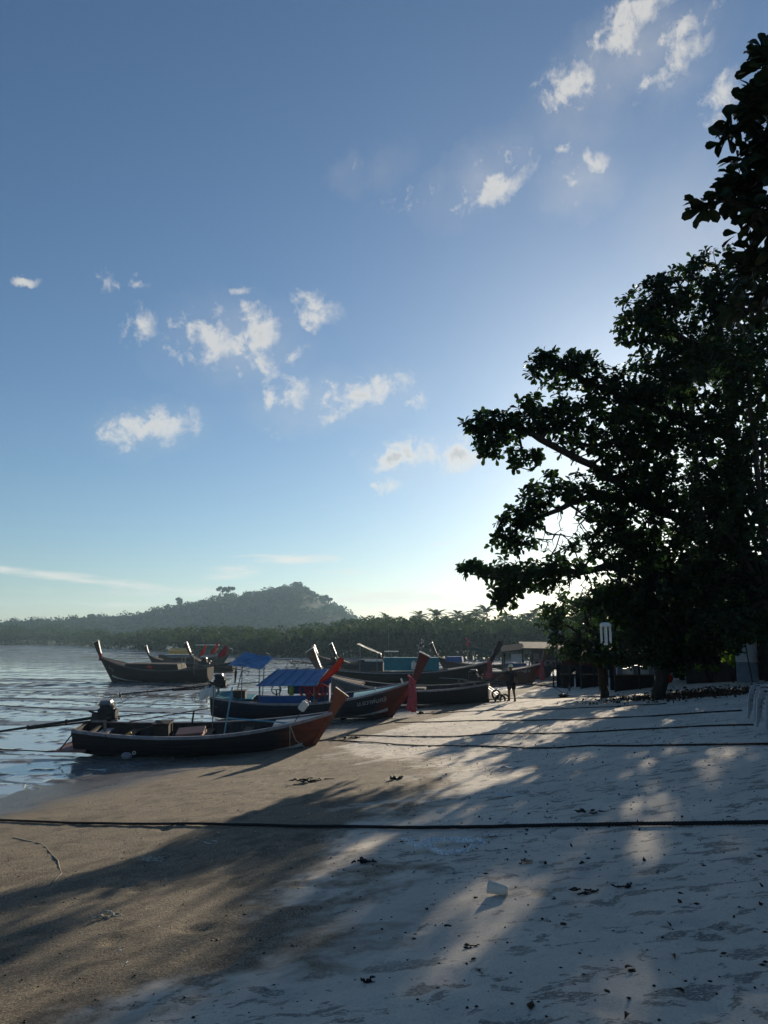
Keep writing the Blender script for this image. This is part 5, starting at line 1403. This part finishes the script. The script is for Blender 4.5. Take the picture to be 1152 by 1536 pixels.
rope([(20, 1256), (60, 1268), (88, 1290), (93, 1308), (74, 1326)], .010, 'pale rope half buried in an arc on the brown sand at left', M['rope_old'], False, .0)

# ------------------------------------------------------------------ plastic chairs at the right edge
def make_chair():
    root = empty('plastic_chair')
    m = MB(); rings = []
    for i in range(7):
        f = i / 6; y = -.22 + .44 * f; z = .43 - .02 * math.sin(math.pi * f) + .015 * f; w = .23 - .02 * f
        rings.append([Vector((x * w, y, z - .012 * (1 - x * x))) for x in (-1, -.5, 0, .5, 1)] + [Vector((x * w, y, z - .012 * (1 - x * x) - .014)) for x in (1, .5, 0, -.5, -1)])
    m.loft(rings, True, True); m.build('seat', M['plastic_chair'], root)
    bk = MB()
    for s0, s1 in ((-.21, -.13), (-.09, -.03), (.03, .09), (.13, .21)):
        bk.loft([[Vector((x, .20 + .13 * f + .05 * (1 - (x / .22) ** 2), .42 + .40 * f)) for x in (s0, s1)] + [Vector((x, .215 + .13 * f + .05 * (1 - (x / .22) ** 2), .42 + .40 * f)) for x in (s1, s0)] for f in (0, .25, .5, .75, 1)], True, True)
    bk.loft([[Vector((x, .325 + .05 * (1 - (x / .24) ** 2), .80)), Vector((x, .345 + .05 * (1 - (x / .24) ** 2), .80)), Vector((x, .36 + .05 * (1 - (x / .24) ** 2), .88 - .05 * (x / .24) ** 2)), Vector((x, .34 + .05 * (1 - (x / .24) ** 2), .88 - .05 * (x / .24) ** 2))] for x in (-.24, -.12, 0, .12, .24)], True, True)
    bk.build('backrest', M['plastic_chair'], root)
    for sx in (-1, 1):
        for sy, tz in ((-1, .64), (1, .44)):
            l = MB(); top = Vector((sx * .225, sy * .20, tz)); ft = Vector((sx * .265, sy * .27, 0))
            rings = []
            for f in (0, .3, .7, 1):
                p = ft.lerp(top, f); w = .022 + .014 * f
                rings.append([p + Vector((-w, -w, 0)), p + Vector((w, -w, 0)), p + Vector((w, w, 0)), p + Vector((-w, w, 0))])
            l.loft(rings, True, True); l.build('leg', M['plastic_chair'], root)
        a = MB(); a.loft([[Vector((sx * (.20 + .02 * q), y, z + .012)), Vector((sx * (.27 + .02 * q), y, z + .012)), Vector((sx * (.27 + .02 * q), y, z - .012)), Vector((sx * (.20 + .02 * q), y, z - .012))] for (y, z, q) in ((-.24, .63, 0), (-.1, .665, 1), (.1, .66, 1), (.26, .64, 0), (.31, .66, -.5))], True, True)
        a.build('armrest', M['plastic_chair'], root)
    return root
chair0 = make_chair(); first = True
CH = [(1146, 1080, 0, 100, 'lowest grey plastic chair of the stack nearest the leaf litter'), (1146, 1080, 1, 100, 'middle grey plastic chair of the stack nearest the leaf litter'), (1146, 1080, 2, 100, 'top grey plastic chair of the stack nearest the leaf litter'),
      (1163, 1093, 0, 96, 'lowest grey plastic chair of the stack cut off by the right edge'), (1163, 1093, 1, 96, 'middle grey plastic chair of the stack cut off by the right edge'), (1163, 1093, 2, 96, 'top grey plastic chair of the stack cut off by the right edge')]
for (px, py, lv, rz_, lab) in CH:
    o = chair0 if first else copy_tree(chair0); first = False
    q = ground(px, py); o.location = (q.x + .03 * lv, q.y, gh(q.x, q.y) + .07 * lv); o.scale = (.80, .80, .74); o.rotation_euler = (0, 0, R(-rz_)); tag(o, lab, 'chair', 'stacked plastic chairs')
for k, (px, py, rz_, lab) in enumerate([(916, 1020, 150, 'white plastic chair facing the beach under the dark tree'), (930, 1021, 70, 'tilted white plastic chair beside the other under the dark tree')]):
    o = copy_tree(chair0); q = ground(px, py); o.location = (q.x, q.y, gh(q.x, q.y)); o.rotation_euler = (0, 0, R(rz_)); tag(o, lab, 'chair', 'plastic chairs under the trees')

# ------------------------------------------------------------------ white board, fence, shrubs
bb = ground(1122, 1024); bdep = bb.y
wb = empty('leaning_board', (bb.x, bb.y, bb.z), (R(-5), R(2), R(-12)), 'tall white board with grey-blue lower half beside the tree trunk', 'board')
hb = (1022 - 955) * bdep / FPX; wbw = 30 * bdep / FPX
m = MB(); m.box((0, 0, hb * .72), (wbw, .05, hb * .56)); m.build('upper_panel', M['board_white'], wb)
m = MB(); m.box((0, .004, hb * .22), (wbw * .98, .05, hb * .43)); m.build('lower_panel', M['board_blue'], wb)
m = MB(); m.tube([(-.05, -.06, hb * 1.0), (.02, -.05, hb * .6), (.16, -.06, 0.02)], .02, 6); m.build('hose', M['engine'], wb)
# wooden fence
fq = ground(1030, 1026); fz = P(1112, 1020, fq.y - 3)
fn = empty('wooden_fence', (fq.x, fq.y, gh(fq.x, fq.y)), (0, 0, math.atan2(fz.y - fq.y, fz.x - fq.x)), 'weathered plank fence in the shade behind the green shrubs', 'fence')
fl_ = math.hypot(fz.x - fq.x, fz.y - fq.y) * 1.4; npk = 22; me = None
for k in range(npk):
    if me is None:
        m = MB(); m.box((0, 0, .75), (fl_ / npk * .93, .03, 1.5)); o = m.build('plank', M['wood_dark'], fn); me = o.data
    else: o = bpy.data.objects.new('plank', me); COL.objects.link(o); o.parent = fn
    o.location = (fl_ * (k + .5) / npk, random.uniform(-.008, .008), random.uniform(-.05, .05))
for z in (.35, 1.2):
    m = MB(); m.box((fl_ / 2, .05, z), (fl_, .05, .09)); m.build('rail', M['wood_dark'], fn)
def shrub(px, py, h, w, label, seed, mat='shrub', n=260, leaf=.10):
    q = ground(px, py); root = empty('shrub', q, (0, 0, 0), label, 'shrub', 'shrubs by the fence'); g3 = np.random.default_rng(seed)
    m = MB(); cs = []; rs = []
    for k in range(7):
        a = g3.uniform(0, 6.28); t = Vector((w * .4 * math.cos(a), w * .4 * math.sin(a), h * g3.uniform(.55, .9))); m.tube([(0, 0, -.05), t * .5 + Vector((0, 0, .1)), t], [.02, .012, .006], 5)
        cs.append(t); rs.append((w * .28, w * .28, h * .22))
    m.build('stem', M['bark'], root); V, F = leaf_cloud(np.array(cs), np.array(rs), np.full(7, n // 7), leaf, seed=seed)
    tag(np_mesh('foliage', V, F, M[mat], root), kind='stuff'); return root
shrub(1065, 1024, 1.0, 1.0, 'yellow-green shrub left of centre before the plank fence', 41)
shrub(1100, 1024, 1.25, .8, 'spiky bright green shrub beside the white board', 42)
shrub(1040, 1024, .8, .9, 'small leafy shrub at the left end of the plank fence', 43)
shrub(1082, 1022, .7, 1.0, 'low green shrub between the two brighter shrubs', 44)
# hanging plastic wind chime
hc = P(908, 937, 20.0)
wc = empty('hanging_ornament', hc, (0, 0, .4), 'white hanging plastic wind chime below the branches', 'wind chime')
m = MB(); m.lathe([(.02, .06), (.10, .05), (.145, .0), (.15, -.05), (.13, -.05)], (0, 0, 0), 14); m.build('canopy', M['plastic_white'], wc, True)
for k in range(6):
    a = k * math.pi / 3; x, y = .125 * math.cos(a), .125 * math.sin(a); ln = .42 + .05 * ((k * 5) % 3)
    m = MB(); m.tube([(x, y, -.04), (x * 1.05, y * 1.05, -ln * .5), (x, y, -ln)], .02, 7); m.build('chime_tube', M['plastic_white'], wc)
m = MB(); m.tube([(0, 0, -.02), (.01, 0, -.35)], .006, 4); m.lump((.01, 0, -.26), (.03, .03, .04), 2, 6, .05); m.build('clapper', M['shell'], wc)
m = MB(); m.tube([(0, 0, .05), (.02, .1, .75), (.0, .2, 1.6)], .006, 4); m.build('string', M['rope_thin'], wc)

# ------------------------------------------------------------------ stalls, shack and sign under the trees
def gz(x, y): return gh(x, y)
def stall(label, px0, px1, depth, eave_py, fascia_px, roof_mat, seed, counter=True, name='beach_stall'):
    a = P(px0, 1000, depth).x; b = P(px1, 1000, depth).x; w = b - a; z0 = min(gz(a, depth), gz(b, depth)) - .1; k = depth / FPX
    root = empty(name, ((a + b) / 2, depth, z0), (0, 0, 0), label, 'stall', 'stalls under the trees')
    ze = P(px0, eave_py, depth).z - z0; fh = fascia_px * k
    m = MB(); m.box((0, 0, ze + fh / 2), (w, .06, fh)); m.build('fascia', roof_mat, root)
    m = MB(); m.box((0, 1.4, ze + fh + .22), (w * 1.06, 3.0, .06), Euler((.16, 0, 0)).to_quaternion()); m.build('roof', M['roof_dark'], root)
    for x in (-.47, 0, .47):
        for y in (.06, 2.6):
            m = MB(); m.tube([(x * w, y, 0), (x * w, y, ze + .1)], .05, 6); m.build('post', M['wood_dark'], root)
    if counter:
        m = MB(); m.box((0, .6, .86), (w * .8, .55, .05)); m.build('counter', M['wood'], root)
        m = MB(); m.box((0, .75, .42), (w * .76, .05, .8)); m.build('counter_front', M['wood_dark'], root)
    m = MB(); m.box((w * .1, 2.62, ze * .5), (w * .72, .05, ze * .96)); m.build('back_wall', M['roof_dark'], root)
    return root, w, z0
stall('low stall with a dull red roof board left of the hanging wind chime', 843, 868, 46, 998, 13, M['roof_red'], 1)
s2, w2, z2 = stall('wider stall with a dull red roof board behind the plastic chairs', 870, 912, 43, 998, 13, M['roof_red'], 2)
s3, w3, z3 = stall('dark stall with pale boxes on its counter in the deep shade', 920, 998, 36, 990, 8, M['roof_dark'], 3)
rd = random.Random(12)
for k in range(7):
    root = empty('storage_box', (s3.location.x - w3 * .32 + k * w3 * .105, s3.location.y + .55 + .1 * (k % 2), z3 + .885), (0, 0, rd.uniform(-.3, .3)), ['leftmost pale box on the dark stall counter', 'second pale box from the left on the dark stall counter', 'third pale box from the left on the dark stall counter', 'middle pale box on the dark stall counter', 'fifth pale box from the left on the dark stall counter', 'sixth pale box from the left on the dark stall counter', 'rightmost pale box on the dark stall counter'][k], 'box', 'boxes on the stall counter')
    h = rd.uniform(.2, .42); m = MB(); m.box((0, 0, h / 2), (.26, .24, h), None, 0, .96); m.build('body', M['sign_white'] if k % 3 else M['board_blue'], root)
    m = MB(); m.box((0, 0, h + .015), (.28, .26, .03)); m.build('lid', M['rail_grey'], root)
q = ground(1003, 1024); bu = empty('buoy', q, (0, 0, 0), 'red round buoy lying by the dark stall', 'buoy'); m = MB(); m.lump((0, 0, .22), (.24, .24, .23), 2, 10, .02); m.build('ball', M['flag'], bu, True); m = MB(); m.torus((0, 0, .46), .05, .015, Euler((1.57, 0, 0)).to_quaternion(), 10, 5); m.build('eye_loop', M['flag_dark'], bu)
# sign on a post
q = ground(836, 1016); k = q.y / FPX; sg = empty('signboard', q, (0, 0, 0), 'small pale signboard on a post in front of the dark trees', 'sign')
h = 62 * k; m = MB(); m.tube([(0, 0, -.2), (0, 0, h * .95)], .06, 8); m.build('post', M['wood_dark'], sg)
m = MB(); m.box((0, -.08, h * .98), (15 * k, .03, 15 * k)); m.build('board', M['sign_white'], sg)
m = MB(); 
for j in range(3): m.box(((-4.2 + 4.2 * j) * k, -.098, h * .98), (.5 * k, .006, 13 * k))
m.build('printed_line', M['board_blue'], sg)
# shack on stilts
d0 = 68.0; k = d0 / FPX
q = P(790, 1004, d0); sh = empty('shack', (q.x, d0, .15), (0, 0, R(-6)), 'dark tin roofed shack on stilts beyond the boats', 'shack')
def sx(px): return (px - 790) * k
def sz(py): return P(790, py, d0).z - .15
for px in (758, 785, 812, 850, 890):
    for y in (0, 3.6):
        m = MB(); m.tube([(sx(px), y, -.3), (sx(px), y, sz(975))], .08, 6); m.build('stilt', M['wood_dark'], sh)
m = MB(); m.box((sx(835), 2.0, sz(1003)), (110 * k, 4.4, .15)); m.build('platform', M['wood_dark'], sh)
m = MB(); m.box((sx(840), 1.8, sz(969)), (112 * k, 5.2, .12), Euler((.10, .01, 0)).to_quaternion()); m.build('roof', M['roof_dark'], sh)
m = MB(); m.box((sx(770), .3, sz(972)), (34 * k, 2.4, .10), Euler((.2, -.12, 0)).to_quaternion()); m.build('porch_roof', M['roof_dark'], sh)
m = MB(); m.box((sx(838), 1.0, (sz(972) + sz(1003)) / 2), (80 * k, .10, sz(972) - sz(1003) - .1)); m.build('wall', M['hull_grey'], sh)
m = MB(); m.box((sx(777), .1, sz(987)), (18 * k, .05, 12 * k)); m.build('white_panel', M['sign_white'], sh)
m = MB(); m.box((sx(775), -.05, sz(999)), (30 * k, .06, 8 * k)); m.build('blue_panel', M['blue_panel'], sh)
m = MB(); m.box((sx(806), .93, sz(985)), (9 * k, .04, 9 * k)); m.build('window', M['rail_grey'], sh)
for j in range(7):
    m = MB(); m.box((sx(802 + j * 8), .5, sz(997)), (.16, .16, .5)); m.build('railing_post', M['rail_grey'], sh)
m = MB(); m.box((sx(826), .5, sz(996) + .25), (52 * k, .10, .08)); m.build('railing', M['rail_grey'], sh)

# dark undergrowth hedge along the back of the beach
def hedge():
    g4 = np.random.default_rng(77); C_, R_ = [], []
    for kk in range(90):
        t = g4.uniform(0, 1); x = 18 + 24 * t + g4.normal() * 1.0; y = 44 + 46 * t + g4.normal() * 2; r_ = g4.uniform(1.0, 2.2)
        C_.append((x, y, gh(x, y) + g4.uniform(.3, 4.2))); R_.append((r_, r_, r_ * .8))
    for kk in range(60):
        t = g4.uniform(0, 1); x = 16 + 6 * t + g4.normal() * .8; y = 42 - 22 * t + g4.normal(); r_ = g4.uniform(.8, 1.8)
        C_.append((x, y, gh(x, y) + g4.uniform(.3, 3.6))); R_.append((r_, r_, r_ * .8))
    for kk in range(190):
        t = g4.uniform(0, 1); x = 15.6 + 9 * t + g4.normal() * .5; y = 62 - 15 * t + g4.normal(); r_ = g4.uniform(.8, 1.7)
        C_.append((x, y, gh(x, y) + g4.uniform(.2, 5.4))); R_.append((r_, r_, r_ * .8))
    for kk in range(110):
        t = g4.uniform(0, 1); x = 19 + 12 * t + g4.normal() * .8; y = 74 - 26 * t + g4.normal(); r_ = g4.uniform(.9, 2.0)
        C_.append((x, y, gh(x, y) + g4.uniform(.3, 5.0))); R_.append((r_, r_, r_ * .8))
    V, F = leaf_cloud(np.array(C_), np.array(R_), np.full(len(C_), 240), .19, seed=78)
    kq = ~in_sun_gap(V.reshape(-1, 4, 3).mean(1), g4); F = F[np.tile(kq, 2)]
    return tag(np_mesh('undergrowth', V, F, M['leaf']), 'dark undergrowth closing off the back of the beach', kind='stuff')
hedge()

# ------------------------------------------------------------------ litter on the sand
def drop(px, py): q = ground(px, py); return Vector((q.x, q.y, bh(q.x, q.y)))
# white paper cup lying on its side
q = drop(748, 1344); cup = empty('drinking_cup', q + Vector((0, 0, .042)), (0, R(-83.6), R(-22)), 'white plastic cup lying on its side on the sand', 'cup')
m = MB(); m.lathe([(.005, 0), (.028, 0), (.0285, .003), (.042, .125), (.040, .125), (.0272, .006), (.005, .005)], (0, 0, -.06), 28); m.build('body', M['cup'], cup, True)
cup.scale = (1.15, 1.15, 1.15)
m = MB(); m.torus((0, 0, .065), .042, .0026, None, 28, 6); m.build('rim', M['cup'], cup, True)
def wisp(name, px, py, w, h, label, mat, seed, n=16, r=.006, cat='litter', lump=False):
    """a scrap: tangle of loops or a crumpled sheet lying on the sand"""
    q = drop(px, py); rd = np.random.default_rng(seed)
    m = MB()
    if lump:
        X = np.linspace(-1, 1, n); rings = []
        for a in X: rings.append([Vector((a * w / 2 + rd.normal() * w * .03, b * h / 2 * (1 - .35 * a * a) + rd.normal() * h * .05, .012 + abs(rd.normal()) * h * .12)) for b in np.linspace(-1, 1, max(5, n // 2))])
        m.loft(rings, False)
    else:
        for k in range(n):
            c = Vector((rd.uniform(-.5, .5) * w, rd.uniform(-.5, .5) * h, r)); a0 = rd.uniform(0, 6.28); pts = []
            for j in range(7):
                a0 += rd.normal() * .7; c = c + Vector((math.cos(a0) * w * .09, math.sin(a0) * h * .09, rd.normal() * r * .8)); c.z = max(c.z, r * .5); pts.append(c.copy())
            m.tube(pts, [r * .6] + [r] * 5 + [r * .4], 5)
    o = m.build(name, mat, None, True); o.location = q; tag(o, label, cat); return o
# crumpled clear plastic bag ring
q = drop(680, 1272); bag = empty('plastic_bag', q, (0, 0, 0), 'crumpled clear plastic bag spread in a ring on the sand', 'plastic bag')
rdb = np.random.default_rng(9); m = MB(); rings = []
for kk in range(41):
    a = 2 * math.pi * kk / 40; rr = 1 + .12 * math.sin(3 * a + 1) + rdb.normal() * .04; cx, cy = .27 * rr * math.cos(a), .22 * rr * math.sin(a)
    w = .05 + .03 * abs(math.sin(2.5 * a)) + abs(rdb.normal()) * .012
    rings.append([Vector((cx * (1 - w * 2.2), cy * (1 - w * 2.2), .004)), Vector((cx * (1 - w), cy * (1 - w), .03 + abs(rdb.normal()) * .015)), Vector((cx, cy, .012 + abs(rdb.normal()) * .012)), Vector((cx * (1 + w), cy * (1 + w), .03 + abs(rdb.normal()) * .02)), Vector((cx * (1 + w * 2), cy * (1 + w * 2), .004))])
rings[-1] = rings[0]; m.loft(rings, False); m.build('film_ring', M['film'], bag)
for kk, (dx, dy, sx_, sy_) in enumerate(((-.36, .06, .22, .10), (-.30, -.06, .16, .12), (.30, .22, .14, .14), (.10, -.26, .14, .12))):
    m = MB(); rr = []
    for a in np.linspace(-1, 1, 9): rr.append([Vector((dx + a * sx_ / 2, dy + b * sy_ / 2, .006 + abs(rdb.normal()) * .022)) for b in np.linspace(-1, 1, 7)])
    m.loft(rr, False); m.build('film_fold', M['film'], bag)
wisp('rope_tangle', 232, 1290, .26, .16, 'tangle of white fishing line on the brown sand', M['rope_pale'], 1, 18, .006)
wisp('plastic_scrap', 165, 1377, .16, .10, 'yellowish twist of plastic on the brown sand at lower left', M['rope_pale'], 2, 8, .009)
wisp('plastic_scrap', 322, 1265, .16, .10, 'small white scrap of net on the sand below the thick rope', M['shell'], 3, 10, .005)
wisp('plastic_scrap', 612, 1262, .16, .09, 'small crumpled wrapper lying left of the plastic bag ring', M['film'], 4, 10, .01, 'litter', True)
wisp('plastic_scrap', 735, 1254, .15, .12, 'crumpled white wrapper just below the thick rope', M['shell'], 5, 10, .01, 'litter', True)
wisp('plastic_scrap', 768, 1153, .34, .12, 'long white scrap on the sand beyond the thick rope', M['shell'], 6, 10, .01, 'litter', True)
wisp('plastic_scrap', 759, 1194, .26, .12, 'grey scrap lying halfway between the thick rope and the boat rope', M['shell'], 7, 10, .01, 'litter', True)
wisp('plastic_scrap', 760, 1236, .18, .10, 'grey wrapper just above the thick rope', M['shell'], 8, 10, .01, 'litter', True)
wisp('plastic_scrap', 145, 1156, .5, .25, 'white bag scrap at the edge of the mud by the nearest boat', M['shell'], 9, 10, .01, 'litter', True)
wisp('plastic_scrap', 520, 1108, .8, .3, 'dark cloth heap by the nearest boat rope', M['seaweed'], 10, 10, .01, 'litter', True)
wisp('twig_bundle', 895, 1218, .24, .14, 'dark forked twig lying above the thick rope', M['seaweed'], 11, 9, .008)
wisp('seaweed_clump', 547, 1296, .15, .05, 'black clump of seaweed left of the plastic bag', M['seaweed'], 12, 16, .009)
wisp('seaweed_clump', 470, 1172, .5, .25, 'dark weed and shell heap on the sunlit brown sand', M['seaweed'], 13, 18, .012)
wisp('seaweed_clump', 592, 1170, .16, .10, 'small dark lump on the brown sand past the nearest boat', M['seaweed'], 14, 14, .014)
wisp('twig_bundle', 880, 1340, .17, .08, 'black twig scraps on the sunlit patch at right', M['seaweed'], 15, 8, .007)
wisp('twig_bundle', 935, 1335, .11, .06, 'curled dark twig right of the black twig scraps', M['seaweed'], 16, 7, .006)
wisp('seaweed_clump', 552, 1472, .05, .03, 'small black lump on the sand near the bottom edge', M['seaweed'], 17, 10, .006)
wisp('seaweed_clump', 790, 1295, .10, .08, 'dark shell lump right of the plastic bag ring', M['pebble'], 18, 8, .01, 'litter', True)
wisp('twig_bundle', 705, 1423, .14, .03, 'thin stick lying near the plastic cup', M['seaweed'], 19, 3, .004)
for k, (px, py, lab) in enumerate([(1010, 1437, 'reddish brown dead leaf at lower right'), (945, 1455, 'brown dead leaf fragments near the lower right'), (1018, 1487, 'dark dead leaf near the bottom right corner'), (940, 1525, 'dark dead leaf at the bottom edge'), (1095, 1230, 'small dead leaf beside the thick rope at right'), (640, 1365, 'dark dead leaf left of the plastic cup')]):
    q = drop(px, py); m = MB(); V_ = [(v[0] * .055, (v[1] - .5) * .065, abs(v[2]) * .12 + .008) for v in LV]; m.add(V_, [tuple(int(a) for a in f) for f in LF]); o = m.build('dead_leaf', M['brown_leaf'] if k < 2 else M['litter'], None); o.location = q; o.rotation_euler = (.06, .08, k * 1.9); tag(o, lab, 'leaf')
for k, (px, py, s_, lab) in enumerate([(845, 1046, .22, 'dark stone by the rope behind the person'), (632, 1071, .14, 'dark stone at the foot of the pink ribbon'), (988, 1050, .16, 'dark lump of driftwood below the leaf litter')]):
    q = drop(px, py); m = MB(); m.lump((0, 0, s_ * .3), (s_, s_ * .7, s_ * .5), 60 + k, 7, .25); o = m.build('beach_stone', M['seaweed'], None); o.location = q; tag(o, lab, 'stone')

# grit, shells and leaf litter too fine to count
def scatter(name, label, mat, n, area, size, seed, flat=.5, dens=None):
    g5 = np.random.default_rng(seed); V, F = [], []
    base_v = np.array([(1, 0, 0), (-1, 0, 0), (0, 1, 0), (0, -1, 0), (0, 0, 1), (0, 0, -1)], float); base_f = np.array([(0, 2, 4), (2, 1, 4), (1, 3, 4), (3, 0, 4), (2, 0, 5), (1, 2, 5), (3, 1, 5), (0, 3, 5)])
    pts = []
    while len(pts) < n:
        y = area[2] + (area[3] - area[2]) * g5.uniform() ** 1.6; x = g5.uniform(area[0], area[1])
        if dens is None or g5.uniform() < dens(x, y): pts.append((x, y))
    pts = np.array(pts); hz = beach_h(pts[:, 0], pts[:, 1])
    s_ = size * np.exp(np.clip(g5.normal(size=n), -2, 1.25) * .55); a = g5.uniform(0, 6.28, n)
    bv = base_v[None] * (1 + g5.normal(size=(n, 6, 1)) * .2); asp = g5.uniform(.5, 1.6, n)
    x = bv[:, :, 0] * s_[:, None] * asp[:, None]; y = bv[:, :, 1] * s_[:, None]; z = bv[:, :, 2] * s_[:, None] * flat
    VX = x * np.cos(a)[:, None] - y * np.sin(a)[:, None] + pts[:, :1]; VY = x * np.sin(a)[:, None] + y * np.cos(a)[:, None] + pts[:, 1:]; VZ = z + hz[:, None] + s_[:, None] * flat * .4
    V = np.stack([VX, VY, VZ], -1).reshape(-1, 3); F = (np.arange(n)[:, None, None] * 6 + base_f[None]).reshape(-1, 3)
    return tag(np_mesh(name, V, F, mat), label, kind='stuff')
scatter('beach_grit', 'dark specks of grit and bark strewn over the sand', M['seaweed'], 5200, (-6, 9, 2.5, 22), .0060, 1, .6)
scatter('shell_grit', 'pale shell fragments strewn over the sand', M['shell'], 4200, (-7, 9, 2.5, 20), .0050, 2, .4)
scatter('bark_bits', 'larger dark bits strewn on the upper beach', M['litter'], 1100, (0, 11, 4, 36), .0115, 3, .35)
LC = ground(1045, 1043)
def litter_dens(x, y):
    u = (x - LC.x) / 1.9; v = (y - LC.y) / 3.2; return math.exp(-(u * u + v * v))
def leaf_litter():
    g6 = np.random.default_rng(6); n = 2000; P_, D_ = [], []
    while len(P_) < n:
        x, y = g6.uniform(3, 17), g6.uniform(14, 42)
        if g6.uniform() < litter_dens(x, y): P_.append((x, y, gh(x, y) + g6.uniform(.01, .07))); D_.append((g6.normal() * .3, g6.normal() * .3, 1))
    V, F = tri_leaves(np.array(P_), np.array(D_), .065, g6)
    return tag(np_mesh('leaf_litter', V, F, M['litter']), 'drift of dead leaves and twigs on the upper beach', kind='stuff')
leaf_litter()
def stray_leaves():
    g7 = np.random.default_rng(16); n = 900; x = g7.uniform(.2, 11, n); y = 3.5 + 28 * g7.uniform(0, 1, n) ** 1.3
    keep_ = fbm(x * .45, y * .45, 33, 3) > -.05; x = x[keep_]; y = y[keep_]
    Pq = np.stack([x, y, beach_h(x, y) + .008], -1); Dq = np.stack([g7.normal(size=len(x)) * .25, g7.normal(size=len(x)) * .25, np.ones(len(x))], -1)
    V, F = tri_leaves(Pq, Dq, .022, g7)
    return tag(np_mesh('stray_leaves', V, F, M['litter']), 'small dry leaves strewn thinly over the shaded sand', kind='stuff')
stray_leaves()
for k, (px, py, s_, lab) in enumerate([(1117, 1036, .30, 'white foam scraps on the leaf litter below the white board'), (1041, 1036, .13, 'small white scrap at the left of the leaf litter'), (1086, 1057, .10, 'tiny white scrap at the near edge of the leaf litter'), (1050, 1050, .12, 'white scrap in the middle of the leaf litter')]):
    wisp('foam_scrap', px, py, s_ * 2, s_, lab, M['shell'], 80 + k, 9, .01, 'litter', True)

# ------------------------------------------------------------------ haze
hz_mat, nt, out = M_new('haze_air')
pv = nt.nodes.new('ShaderNodeVolumePrincipled'); pv.inputs['Color'].default_value = (.52, .77, 1.0, 1); pv.inputs['Density'].default_value = .00028; pv.inputs['Anisotropy'].default_value = .35
nt.links.new(pv.outputs[0], out.inputs['Volume'])
m = MB(); m.box((0, 730, 34.5), (3060, 1600, 72)); hz = m.build('haze', hz_mat, None); tag(hz, 'thin pale haze in the air over the bay', kind='stuff')
